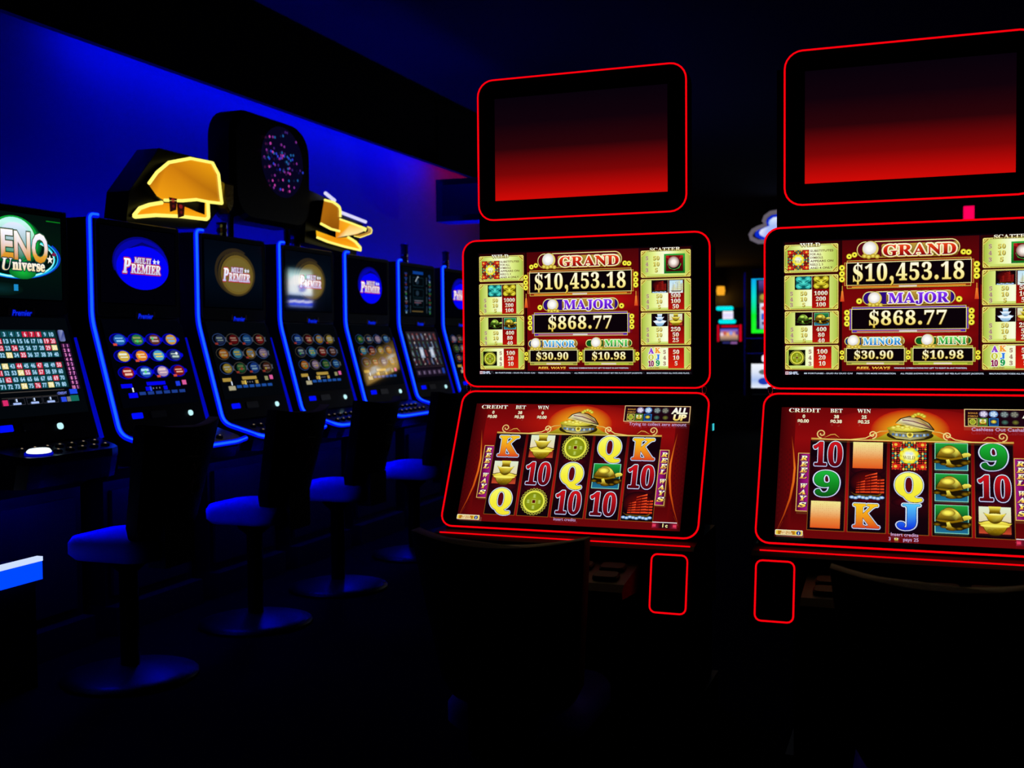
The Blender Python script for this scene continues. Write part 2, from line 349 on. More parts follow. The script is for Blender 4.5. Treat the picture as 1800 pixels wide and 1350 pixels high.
def glyph(ch, off):
    k = (ch, off)
    if k in _cache:
        return _cache[k]
    if ch == '.':
        loops = [_disc(0.07, 0.06, 0.062 + off, 0.062 + off)]
    elif ch == ',':
        a = off
        loops = [[(0.07 + (0.062 + a) * math.cos(t), 0.06 + (0.062 + a) * math.sin(t)) for t in [math.radians(d) for d in range(-20, 250, 30)]] + [(0.07, -0.01 - a), (0.06, -0.07 - a), (0.02 - a, -0.13 - a), (0.05, -0.14 - a), (0.11 + a, -0.09 - a), (0.135 + a, -0.02)]]
    elif ch == '-':
        loops = [[(0.02 - off, 0.2 - off), (0.2 + off, 0.2 - off), (0.2 + off, 0.27 + off), (0.02 - off, 0.27 + off)]]
    else:
        loops = glyph_loops('S' if ch == '$' else ch)
        xs = [x for l in loops for x, y in l]
        x0 = min(xs)
        loops = [[(x - x0, y) for x, y in l] for l in loops]
    w = max(x for l in loops for x, y in l)
    cu = bpy.data.curves.new('g', 'CURVE')
    cu.dimensions = '2D'
    cu.fill_mode = 'BOTH'
    for l in loops:
        sp = cu.splines.new('POLY')
        sp.points.add(len(l) - 1)
        for pt, (x, y) in zip(sp.points, l):
            pt.co = (x, y, 0, 1)
        sp.use_cyclic_u = True
    vs, fs = _mesh_of(cu)
    if off > 0 and ch not in '.,-':                       # fatten: a round pen drawn along every outline
        for l in loops:
            for i, (x, y) in enumerate(l):
                x2, y2 = l[(i + 1) % len(l)]
                dx, dy = x2 - x, y2 - y
                d = math.hypot(dx, dy)
                if d < 1e-6:
                    continue
                nx, ny = -dy / d * off, dx / d * off
                n = len(vs)
                vs += [(x + nx, y + ny), (x - nx, y - ny), (x2 - nx, y2 - ny), (x2 + nx, y2 + ny)]
                fs.append((n, n + 1, n + 2, n + 3))
                n = len(vs)
                vs += _disc(x, y, off, off, 8)
                fs.append(tuple(range(n, n + 8)))
    if ch == '$':
        t, h = 0.025 + off, CAP
        for y0, y1 in ((-0.09 - off, 0.02), (h - 0.02, h + 0.07 + off), (0.02, h - 0.02)):
            tt = t if y1 - y0 < 0.3 else t * 0.5
            n = len(vs)
            vs += [(w / 2 - tt, y0), (w / 2 + tt, y0), (w / 2 + tt, y1), (w / 2 - tt, y1)]
            fs.append((n, n + 1, n + 2, n + 3))
    _cache[k] = (vs, fs, w)
    return _cache[k]


def serif_text(s, off=0.0, track=0.035):
    vs, fs, x = [], [], 0.0
    for ch in s:
        if ch == ' ':
            x += 0.2
            continue
        gv, gf, _ = glyph(ch, off)
        w = glyph(ch, 0.0)[2]
        n = len(vs)
        vs += [(x + a, b) for a, b in gv]
        fs += [tuple(i + n for i in f) for f in gf]
        x += w + track
    return vs, fs, x - track, CAP


def sans_text(s, off=0.0, track=1.0):
    k = (s, off, 'sans', track)
    if k in _cache:
        return _cache[k]
    cu = bpy.data.curves.new('t', 'FONT')
    cu.body = s
    cu.size = 1.0
    cu.resolution_u = 3
    cu.offset = off
    cu.space_character = track
    vs, fs = _mesh_of(cu)
    x0 = min(a for a, b in vs) + off
    x1 = max(a for a, b in vs) - off
    _cache[k] = ([(a - x0, b) for a, b in vs], fs, x1 - x0, 0.69)
    return _cache[k]


class Art:
    """flat print on a face. Units run right and down from the top left corner, u metres each. Later shapes lie on top of earlier ones."""
    def __init__(s, frame, u, lift=0.0015, step=0.000016):
        s.fr, s.u, s.d, s.step = frame, u, lift, step
        s.v, s.f, s.c = [], [], []

    def add(s, vs, fs, col):
        s.d += s.step
        n = len(s.v)
        ys = [p[1] for p in vs]
        xs = [p[0] for p in vs]
        y0, y1, x0, x1 = min(ys), max(ys), min(xs), max(xs)
        for x, y in vs:
            s.v.append(s.fr.p(x * s.u, -y * s.u, s.d))
            if isinstance(col, tuple) and isinstance(col[0], str):
                mode = col[0]
                stops = [lin(c) for c in col[1:]]
                t = (y - y0) / (y1 - y0 or 1) if mode == 'v' else (x - x0) / (x1 - x0 or 1)
                t = min(max(t, 0), 1) * (len(stops) - 1)
                i = min(int(t), len(stops) - 2)
                a, b, t = stops[i], stops[i + 1], t - int(min(t, len(stops) - 2))
                s.c.append(tuple(p + (q - p) * t for p, q in zip(a, b)))
            else:
                s.c.append(lin(col))
        s.f += [tuple(i + n for i in f) for f in fs]

    def poly(s, pts, col):
        s.add(pts, [tuple(range(len(pts)))], col)

    def rect(s, x0, y0, x1, y1, col):
        if isinstance(col, tuple) and len(col) > 3:       # several stops
            k = len(col) - 2
            if col[0] == 'v':
                vs = [(x, y0 + (y1 - y0) * i / k) for i in range(k + 1) for x in (x0, x1)]
            else:
                vs = [(x0 + (x1 - x0) * i / k, y) for i in range(k + 1) for y in (y0, y1)]
            s.add(vs, [(2 * i, 2 * i + 1, 2 * i + 3, 2 * i + 2) for i in range(k)], col)
        else:
            s.poly([(x0, y0), (x1, y0), (x1, y1), (x0, y1)], col)

    def rrect(s, x0, y0, x1, y1, r, col, seg=4):
        s.poly(rr_path(x1 - x0, y1 - y0, r, seg, (x0 + x1) / 2, (y0 + y1) / 2), col)

    def ell(s, cx, cy, rx, ry=None, col='#ffffff', n=28):
        s.poly(_disc(cx, cy, rx, ry or rx, n), col)

    def blob(s, cx, cy, rx, ry, c_in, c_out, n=28, mid=0.0):
        """disc that runs from one colour in the middle to another at the rim"""
        ring = _disc(cx, cy, rx, ry, n)
        if mid:
            ring2 = _disc(cx, cy, rx * mid, ry * mid, n)
            vs = ring2 + ring
            s.d += s.step
            b = len(s.v)
            for i, (x, y) in enumerate(vs):
                s.v.append(s.fr.p(x * s.u, -y * s.u, s.d))
                s.c.append(lin(c_in) if i < n else lin(c_out))
            s.f.append(tuple(b + i for i in range(n)))
            s.f += [(b + i, b + n + i, b + n + (i + 1) % n, b + (i + 1) % n) for i in range(n)]
        else:
            s.d += s.step
            b = len(s.v)
            for i, (x, y) in enumerate([(cx, cy)] + ring):
                s.v.append(s.fr.p(x * s.u, -y * s.u, s.d))
                s.c.append(lin(c_in) if i == 0 else lin(c_out))
            s.f += [(b, b + 1 + i, b + 1 + (i + 1) % n) for i in range(n)]

    def ring(s, cx, cy, rx, ry, w, col, n=28, a0=0, a1=360):
        k = int(n * (a1 - a0) / 360)
        full = a1 - a0 >= 360
        ang = [math.radians(a0 + (a1 - a0) * i / k) for i in range(k if full else k + 1)]
        vs = []
        for a in ang:
            vs += [(cx + rx * math.cos(a), cy - ry * math.sin(a)), (cx + (rx - w) * math.cos(a), cy - (ry - w) * math.sin(a))]
        m = len(ang)
        s.add(vs, [(2 * i, 2 * i + 1, 2 * ((i + 1) % m) + 1, 2 * ((i + 1) % m)) for i in range(m if full else m - 1)], col)

    def line(s, pts, w, col, taper=False):
        n = len(pts)
        vs = []
        for i, (x, y) in enumerate(pts):
            a, b = pts[max(i - 1, 0)], pts[min(i + 1, n - 1)]
            dx, dy = b[0] - a[0], b[1] - a[1]
            l = math.hypot(dx, dy) or 1
            ww = w * (math.sin(math.pi * min(max(i / (n - 1), 0.04), 0.96)) if taper else 1) / 2
            vs += [(x - dy / l * ww, y + dx / l * ww), (x + dy / l * ww, y - dx / l * ww)]
        s.add(vs, [(2 * i, 2 * i + 1, 2 * i + 3, 2 * i + 2) for i in range(n - 1)], col)

    def frame_rect(s, x0, y0, x1, y1, w, col):
        vs = [(x0, y0), (x1, y0), (x1, y1), (x0, y1), (x0 + w, y0 + w), (x1 - w, y0 + w), (x1 - w, y1 - w), (x0 + w, y1 - w)]
        s.add(vs, [(i, (i + 1) % 4, 4 + (i + 1) % 4, 4 + i) for i in range(4)], col)

    def text(s, t, x, y, h, col, w=None, al='c', font='serif', bold=0.0, outs=(), shear=0.0, track=None):
        """y is the baseline, h the height of a capital; outs = [(extra, colour)] drawn underneath, widest first"""
        fn = serif_text if font == 'serif' else sans_text
        tr = track if track is not None else (0.035 if font == 'serif' else 1.0)
        _, _, tw, cap = fn(t, bold, tr)
        ky = h / cap
        kx = (w / tw) if w else ky
        ox = x - (tw * kx / 2 if al == 'c' else tw * kx if al == 'r' else 0)
        for e, c in list(outs) + [(0, col)]:
            vs, fs, _, _ = fn(t, round(bold + e / ky, 4), tr)
            s.add([(ox + a * kx + b * shear * ky, y - b * ky) for a, b in vs], fs, c)

    def flush(s, name, parent, origin):
        if not s.v:
            return None
        o = Vector(origin)
        me = bpy.data.meshes.new(name)
        me.from_pydata([tuple(p - o) for p in s.v], [], s.f)
        at = me.attributes.new('ink', 'FLOAT_COLOR', 'POINT')
        at.data.foreach_set('color', [c for col in s.c for c in col])
        me.materials.append(INK)
        me.update()
        ob = bpy.data.objects.new(name, me)
        COL.objects.link(ob)
        ob.parent = parent
        s.v, s.f, s.c = [], [], []
        return ob


# ------------------------------------------------------------------ the hall
def plane_box(name, x0, x1, y0, y1, z0, z1, mat):
    return struct(MB().box(x0, x1, y0, y1, z0, z1).build(name, mat))


FLOORM = surf('dark_carpet', '#030305', 0.9, scale=9, vary=0.6, bump=0.3, spec=0.02)
WALLM = surf('painted_wall', '#4a4c56', 0.8, scale=3, vary=0.08, spec=0.2)
DARKM = surf('dark_wall', '#0c0c10', 0.8, scale=3, vary=0.15, spec=0.2)
CEILM = surf('dark_ceiling', '#101014', 0.9, scale=3, vary=0.1, spec=0.1)
plane_box('floor', -16, 12, -4, 32, -0.1, 0.0, FLOORM)
plane_box('ceiling', -16, 12, -4, 32, 3.25, 3.35, CEILM)
plane_box('wall_left', -4.4, -4.2, -4, 10.6, 0, 3.25, WALLM)
plane_box('wall_back', -16, 12, 31, 31.2, 0, 3.25, DARKM)
plane_box('wall_right', 11.8, 12, -4, 31, 0, 3.25, DARKM)
plane_box('trim_1', -3.82, -3.78, -1, 10.6, 2.72, 3.25, CEILM)          # pelmet that hides the wall lights


def led_batten(y0, y1, x, z, col, strength, label):
    t = thing('light_batten', (x, (y0 + y1) / 2, z), label, 'light')
    org = t.location
    MB().box(x - 0.03, x + 0.03, y0, y1, z, z + 0.05).build('housing', STEEL, t, org)
    for yy in (y0 + 0.3, y1 - 0.3):
        MB().lathe([(0.012, 0), (0.012, 3.25 - z - 0.05), (0.0, 3.25 - z - 0.05)], x, yy, z + 0.05, 8).build('hanger', STEEL, t, org)
    fr = MB().box(x - 0.02, x + 0.02, y0 + 0.02, y1 - 0.02, z - 0.02, z - 0.001)
    fr.build('diffuser', glow('led_' + label.split()[0] + str(strength), col, strength), t, org)
    return t


led_batten(4.6, 9.2, -3.95, 2.98, (0.0, 0.002, 1.0), 130, 'blue light batten behind the pelmet over the row of machines')
led_batten(9.3, 10.5, -3.95, 2.98, (1.0, 0.0, 0.08), 22, 'red light batten behind the pelmet at the far end of the wall')
_up = thing('light_batten', (-4.15, 6.9, 1.55), 'blue light batten fixed to the wall behind the machine tops', 'light')
MB().box(-4.2, -4.02, 4.0, 10.2, 1.44, 1.48).build('housing', STEEL, _up, _up.location)
MB().box(-4.08, -4.04, 4.05, 10.15, 1.481, 1.495).build('diffuser', glow('led_uplight', (0.0, 0.002, 1.0), 190), _up, _up.location)


# ------------------------------------------------------------------ pictures used on the red machines' screens
GOLDV = ('v', '#fff9c8', '#f6e23c', '#c99a10')
AMT = ('v', '#fffdf0', '#fdf3a8', '#e6c322')


def coin_ring(a, x, y, r):
    a.ell(x, y, r, r, '#3d3504', 16)
    a.blob(x, y, r * 0.92, r * 0.92, '#fbf24a', '#d9c91e', 16, 0.6)
    a.ell(x, y, r * 0.3, r * 0.3, '#241a02', 8)


def big_coin(a, x, y, r):
    for i in range(26):
        t = 2 * math.pi * i / 26
        a.ring(x + r * 0.91 * math.cos(t), y + r * 0.91 * math.sin(t), r * 0.11, r * 0.11, r * 0.055, '#a8a83c', 10)
    a.ell(x, y, r * 0.82, r * 0.82, '#e9ea4c', 32)
    a.blob(x, y, r * 0.7, r * 0.7, '#9aa51c', '#7f8c12', 32)
    for dx, dy in ((0, -0.42), (0, 0.42), (-0.42, 0), (0.42, 0)):
        for q in range(3):
            a.rect(x + r * (dx - 0.1), y + r * (dy - 0.1 + q * 0.09), x + r * (dx + 0.1), y + r * (dy - 0.06 + q * 0.09), '#c3d66a')
        a.rect(x + r * (dx - 0.02), y + r * (dy - 0.13), x + r * (dx + 0.02), y + r * (dy + 0.13), '#c3d66a')
    a.rect(x - r * 0.16, y - r * 0.16, x + r * 0.16, y + r * 0.16, '#b8bd52')
    a.rect(x - r * 0.11, y - r * 0.11, x + r * 0.11, y + r * 0.11, '#5a0608')


def ingots(a, x, y, w, h, silver=False):
    """a tower of boat-shaped ingots on a square tile"""
    c = (lambda *k: ('v', '#ffffff', '#bfe6ff', '#4a86b8')) if silver else (lambda *k: ('v', '#fff25a', '#d0ac14', '#7a5a08', '#3c2a02'))
    if not silver:
        a.rect(x - w * 0.46, y - h * 0.5, x + w * 0.46, y + h * 0.02, ('v', '#dfeccf', '#e6d3a6'))
        a.rect(x - w * 0.46, y + h * 0.02, x + w * 0.46, y + h * 0.42, ('v', '#2a0d05', '#c8482a'))
    P = lambda pts: [(x + w * p, y + h * q) for p, q in pts]
    arc = lambda cx, cy, rx, ry, a0, a1, n=10: [(cx + rx * math.cos(math.radians(a0 + (a1 - a0) * i / n)), cy + ry * math.sin(math.radians(a0 + (a1 - a0) * i / n))) for i in range(n + 1)]
    a.poly(P([(-0.5, 0.02)] + arc(0, 0.1, 0.36, 0.38, 165, 15) + [(0.5, 0.02), (0.3, 0.12), (-0.3, 0.12)][0:1] + arc(0, 0.06, 0.44, 0.1, -10, -170)), '#4d3504' if not silver else '#2a4c78')
    a.poly(P([(-0.48, 0.06)] + arc(0, 0.12, 0.33, 0.36, 165, 15) + [(0.48, 0.06)] + arc(0, 0.08, 0.4, 0.1, 0, -180)[1:-1]), c())
    a.poly(P(arc(0, 0.15, 0.42, 0.05, 0, 360, 18)[:-1]), '#f7ee62' if not silver else '#f4fbff')
    a.poly(P([(-0.34, -0.3)] + arc(0, -0.2, 0.24, 0.28, 165, 15) + [(0.34, -0.3), (0.2, -0.24), (-0.2, -0.24)]), '#5c4304' if not silver else '#3a6090')
    a.poly(P([(-0.32, -0.28)] + arc(0, -0.2, 0.22, 0.26, 165, 15) + [(0.32, -0.28), (0.18, -0.24), (-0.18, -0.24)]), c())
    a.poly(P([(-0.18, -0.51), (0.18, -0.51), (0.15, -0.36), (0.17, -0.26), (-0.17, -0.26), (-0.15, -0.36)]), c())
    a.poly(P(arc(0, -0.24, 0.19, 0.03, 0, 360, 14)[:-1]), '#fff58a' if not silver else '#ffffff')
    for q in (-0.16, 0, 0.16):
        a.ring(x + w * q, y + h * 0.32, w * 0.06, h * 0.06, w * 0.018, '#8a6a08' if not silver else '#7fb0d8', 10)


def turtle(a, x, y, w, h, body=('#fff25a', '#8a6606'), tile=('#1fa03a', '#1f6f96'), edge='#8fe0c0'):
    if tile:
        a.rect(x - w * 0.44, y - h * 0.5, x + w * 0.44, y + h * 0.5, edge)
        a.rect(x - w * 0.42, y - h * 0.48, x + w * 0.42, y + h * 0.48, ('v', tile[0], '#083018', tile[1]))
    P = lambda pts: [(x + w * p, y + h * q) for p, q in pts]
    a.poly(P([(-0.5, 0.12), (-0.42, 0.22), (-0.2, 0.3), (0, 0.4), (0.25, 0.38), (0.5, 0.24), (0.48, 0.1), (0.2, 0.08), (-0.3, 0.06)]), '#1c1204')
    for px, py, rx, ry in ((-0.38, 0.2, 0.1, 0.06), (0.36, 0.22, 0.12, 0.08), (0.0, 0.34, 0.16, 0.07), (-0.2, 0.28, 0.1, 0.05), (0.2, 0.32, 0.1, 0.05), (0.46, 0.16, 0.05, 0.05)):
        a.blob(x + w * px, y + h * py, w * rx, h * ry, body[1], '#1c1204', 10)
    a.poly(P([(0.2, -0.04), (0.34, -0.14), (0.46, -0.15), (0.52, -0.09), (0.49, -0.03), (0.36, 0.02), (0.22, 0.08)]), ('v', body[0], body[1]))
    dome = [(-0.44 + 0.4 * 2 * i / 16, -0.42 * math.sin(math.pi * (0.02 + 0.96 * i / 16)) ** 0.75 + 0.06) for i in range(17)]
    dome = [(-0.42 + 0.74 * i / 16, 0.05 - 0.47 * math.sin(math.pi * i / 16) ** 0.7) for i in range(17)]
    a.poly(P(dome + [(0.1, 0.1), (-0.22, 0.1)]), '#3c2a04')
    a.poly(P([(p * 0.94 - 0.003, q * 0.95 - 0.005) for p, q in dome] + [(0.1, 0.06), (-0.22, 0.06)]), ('v', body[1], body[0], body[1], '#2c1e04'))
    a.blob(x - w * 0.1, y - h * 0.22, w * 0.2, h * 0.13, body[0], body[1], 18, 0.35)
    a.poly(P([(-0.44, 0.04), (-0.3, 0.1), (0, 0.14), (0.3, 0.06), (0.26, 0.0), (0, 0.07), (-0.28, 0.04)]), body[1])
    a.poly(P([(-0.14, 0.12), (-0.06, 0.1), (0.0, 0.26), (0.08, 0.32), (-0.16, 0.32), (-0.12, 0.24)]), ('v', body[0], body[1]))


def junk(a, x, y, w, h, sail=('#ff5426', '#b8240c'), sea=True, tile=None):
    """a ship with battened sails"""
    if tile:
        a.rect(x - w * 0.46, y - h * 0.48, x + w * 0.46, y + h * 0.5, tile)
    else:
        a.blob(x, y - h * 0.1, w * 0.5, h * 0.42, '#6a0a08', '#16030a', 20)
    for x0, x1, n, ty, sl in ((-0.3, -0.08, 5, -0.16, 0.12), (-0.06, 0.26, 7, -0.44, 0.2), (0.28, 0.46, 5, -0.22, 0.04)):
        for i in range(n):
            t0 = ty + (0.3 - ty) * i / n
            hh = (0.3 - ty) / n * 0.58
            s0 = sl * (1 - i / n)
            a.poly([(x + w * (x0 - 0.02 * i / n), y + h * (t0 + s0 * 0.8)), (x + w * (x1 + 0.02), y + h * t0), (x + w * (x1 + 0.02), y + h * (t0 + hh)), (x + w * (x0 - 0.02 * i / n), y + h * (t0 + hh + s0 * 0.3))], ('v', sail[0], sail[1]))
    P = lambda pts: [(x + w * p, y + h * q) for p, q in pts]
    for mx in (-0.2, 0.1, 0.36):
        a.rect(x + w * mx - w * 0.008, y - h * 0.3, x + w * mx + w * 0.008, y + h * 0.3, '#3a0c06')
    a.poly(P([(-0.46, 0.24), (-0.36, 0.31), (-0.1, 0.32), (0.3, 0.32), (0.42, 0.26), (0.34, 0.4), (-0.28, 0.4)]), ('v', '#8a6a1c', '#2a1a06'))
    if sea:
        for i in range(9):
            t = -0.42 + 0.84 * i / 8
            a.blob(x + w * t, y + h * (0.42 + 0.02 * math.sin(i * 2.1)), w * 0.075, h * 0.05, '#e8f6ff', '#3a8ad0', 10)


def ornate(a, x, y, w, h, word=True):
    """flowery red square with a yellow rosette"""
    a.rect(x - w / 2, y - h / 2, x + w / 2, y + h / 2, '#2a0a0c')
    rr = random.Random(3)
    cols = ['#d8281c', '#e8b030', '#b82018', '#e86a30', '#3a8a7a', '#f0d060', '#c83020']
    n = 13
    for i in range(n):
        for j in range(n):
            px, py = (i + 0.5) / n - 0.5, (j + 0.5) / n - 0.5
            k = (abs(i - 6) * 5 + abs(j - 6) * 3 + abs(i - 6) * abs(j - 6)) % len(cols)
            a.ell(x + w * px, y + h * py, w * 0.032, h * (0.022 + 0.012 * (k % 3)), cols[k], 7)
    for sx in (-1, 1):
        for sy in (-1, 1):
            a.poly([(x + sx * w * 0.48, y + sy * h * 0.48), (x + sx * w * 0.28, y + sy * h * 0.46), (x + sx * w * 0.2, y + sy * h * 0.28), (x + sx * w * 0.3, y + sy * h * 0.3), (x + sx * w * 0.46, y + sy * h * 0.26)], '#d02418')
            a.ell(x + sx * w * 0.38, y + sy * h * 0.38, w * 0.05, h * 0.05, '#f0c040', 8)
    for i in range(8):
        t = math.pi * i / 4 + math.pi / 8
        a.ell(x + w * 0.27 * math.cos(t + 0.39), y + h * 0.27 * math.sin(t + 0.39), w * 0.05, h * 0.05, '#4aa89a', 8)
        a.blob(x + w * 0.17 * math.cos(t), y + h * 0.17 * math.sin(t), w * 0.12, h * 0.12, '#f8f040', '#d8b818', 12, 0.6)
    a.blob(x, y, w * 0.2, h * 0.2, '#fbffd8', '#f2ee52', 16, 0.4)
    if word:
        a.text('WILD', x, y + h * 0.13, h * 0.12, '#8a7c10', w=w * 0.34)
        a.ell(x - w * 0.05, y - h * 0.08, w * 0.06, h * 0.05, '#e4ece8', 10)
        a.ell(x + w * 0.06, y - h * 0.07, w * 0.06, h * 0.05, '#d8e4e0', 10)


def knot(a, x, y, w, h, c0, c1, c2):
    """carved square lion-head block, kept to plain curls"""
    a.rrect(x - w / 2, y - h / 2, x + w / 2, y + h / 2, w * 0.2, c2)
    for px, py in ((-0.3, -0.28), (0.3, -0.28), (-0.3, 0.28), (0.3, 0.28)):
        a.blob(x + w * px, y + h * py, w * 0.22, h * 0.22, c0, c1, 12)
    a.blob(x, y - h * 0.02, w * 0.3, h * 0.26, c0, c1, 14)
    a.line([(x - w * 0.32, y + h * 0.2), (x - w * 0.1, y + h * 0.3), (x + w * 0.12, y + h * 0.3), (x + w * 0.34, y + h * 0.18)], h * 0.06, c2)
    a.line([(x - w * 0.35, y - h * 0.2), (x - w * 0.08, y - h * 0.02)], h * 0.06, c2)
    a.line([(x + w * 0.35, y - h * 0.2), (x + w * 0.08, y - h * 0.02)], h * 0.06, c2)


def card(a, x0, y0, x1, y1):
    a.rrect(x0, y0, x1, y1, 7, '#2e2606')
    a.rrect(x0 + 1.5, y0 + 1.5, x1 - 1.5, y1 - 1.5, 6, ('v', '#f0e27a', '#b79a2c', '#e2cf5c'))
    a.rrect(x0 + 5, y0 + 5, x1 - 5, y1 - 5, 4, '#4c4410')
    a.rect(x0 + 6.5, y0 + 6.5, x1 - 6.5, y1 - 6.5, ('h', '#a9bf40', '#e6f38e', '#fbffde', '#e2f08a', '#aec448'))
    a.rect(x0 + 6.5, y1 - 16, x1 - 6.5, y1 - 6.5, '#cfe070')


def card_corners(a, x0, y0, x1, y1):
    for cx, sx in ((x0, 1), (x1, -1)):
        for cy, sy in ((y0, 1), (y1, -1)):
            a.poly([(cx + sx * 5, cy + sy * 5), (cx + sx * 26, cy + sy * 5), (cx + sx * 5, cy + sy * 26)], '#6d5c14')
            a.line([(cx + sx * 3, cy + sy * 28), (cx + sx * 12, cy + sy * 20), (cx + sx * 20, cy + sy * 12), (cx + sx * 28, cy + sy * 3)], 3, '#e8d860')
            a.ell(cx + sx * 9, cy + sy * 9, 6, 6, '#f0e070', 8)
            a.ell(cx + sx * 9, cy + sy * 9, 2.5, 2.5, '#5a4a0c', 6)
            a.ell(cx + sx * 17, cy + sy * 7, 2.5, 2.5, '#d8c048', 6)
            a.ell(cx + sx * 7, cy + sy * 17, 2.5, 2.5, '#d8c048', 6)


def num(a, t, x, y, h, kind):
    if kind == 'gold':
        a.text(t, x + 1.2, y + 1.2, h, '#5a4a08', bold=0.012, track=0.09)
        a.text(t, x, y, h, ('v', '#f6e870', '#bfa41c'), bold=0.004, track=0.09)
    elif kind == 'white':
        a.text(t, x + 1, y + 1, h, '#3c0404', bold=0.012, track=0.07)
        a.text(t, x, y, h, ('v', '#ffffff', '#fbe9b0'), bold=0.004, track=0.07)
    else:
        a.text(t, x, y, h, '#a07a68', bold=0.012, outs=[(0.8, '#d8cfa8')])


def jackpot(a, x0, y0, x1, y1, c, amount, ax0, ax1, ay, ah):
    a.rect(x0 + 8, y0 - 6, x1 - 8, y1 + 6, '#2a1004')
    a.rect(x0 + 10, y0 - 4, x1 - 10, y1 + 4, c[0])
    a.rect(x0, y0 + 4, x1, y1 - 8, c[0])
    a.frame_rect(x0 + 10, y0 - 4, x1 - 10, y1 + 4, 2, '#e8c84c')
    a.frame_rect(x0, y0 + 4, x1, y1 - 8, 1.6, '#d8b040')
    a.rect(x0 + 30, y1 - 4, x1 - 30, y1, c[1])
    a.rect((x0 + x1) / 2 - 34, y1 - 5, (x0 + x1) / 2 + 34, y1 + 1, '#e9dccb')
    a.frame_rect(x0 + 8, y0 + 4, x1 - 8, y1 - 8, 3, ('v', '#f0e8a0', '#8a7838', '#d8c870'))
    a.rect(x0 + 11, y0 + 7, x1 - 11, y1 - 11, '#0b0308')
    a.text(amount, (ax0 + ax1) / 2, ay, ah, AMT, w=ax1 - ax0, bold=0.004, track=0.085, outs=[(2.2, '#5a4304')])


def plaque(a, x0, y0, x1, y1, word, wx0, wx1, wy, wh, fill, inner, halo, med):
    r = (y1 - y0) / 2
    a.rrect(x0, y0, x1, y1, r, '#3a2c06', 7)
    a.rrect(x0 + 1.5, y0 + 1.5, x1 - 1.5, y1 - 1.5, r - 1.6, ('v', '#f8ec9a', '#c8a838'), 7)
    a.rrect(x0 + 5, y0 + 5, x1 - 5, y1 - 5, r - 5.2, inner, 7)
    a.rrect(wx0 - 8, wy - wh - 6, wx1 + 8, wy + 5, 8, ('v', '#c49a3c', '#6d4c10'))
    a.text(word, (wx0 + wx1) / 2, wy, wh, fill, w=wx1 - wx0, bold=0.012, outs=[(wh * 0.17, '#4a3808'), (wh * 0.13, ('v', '#fff8c0', '#d8b440')), (wh * 0.06, halo)])
    mx, my, mr = med                            # plain ivory medallion
    a.ell(mx, my, mr, mr * 1.02, '#3a2c10', 24)
    a.ell(mx, my, mr * 0.95, mr * 0.97, '#e4cf6a', 24)
    a.blob(mx - mr * 0.1, my - mr * 0.1, mr * 0.8, mr * 0.8, '#fffdf8', '#d9d2d0', 24, 0.4)
    for i in range(4):
        a.blob(mx - mr * 0.7 + i * mr * 0.5, my + mr * (0.86 + 0.1 * (i % 2)), mr * 0.32, mr * 0.28, '#fff06a', '#a8820c', 10)


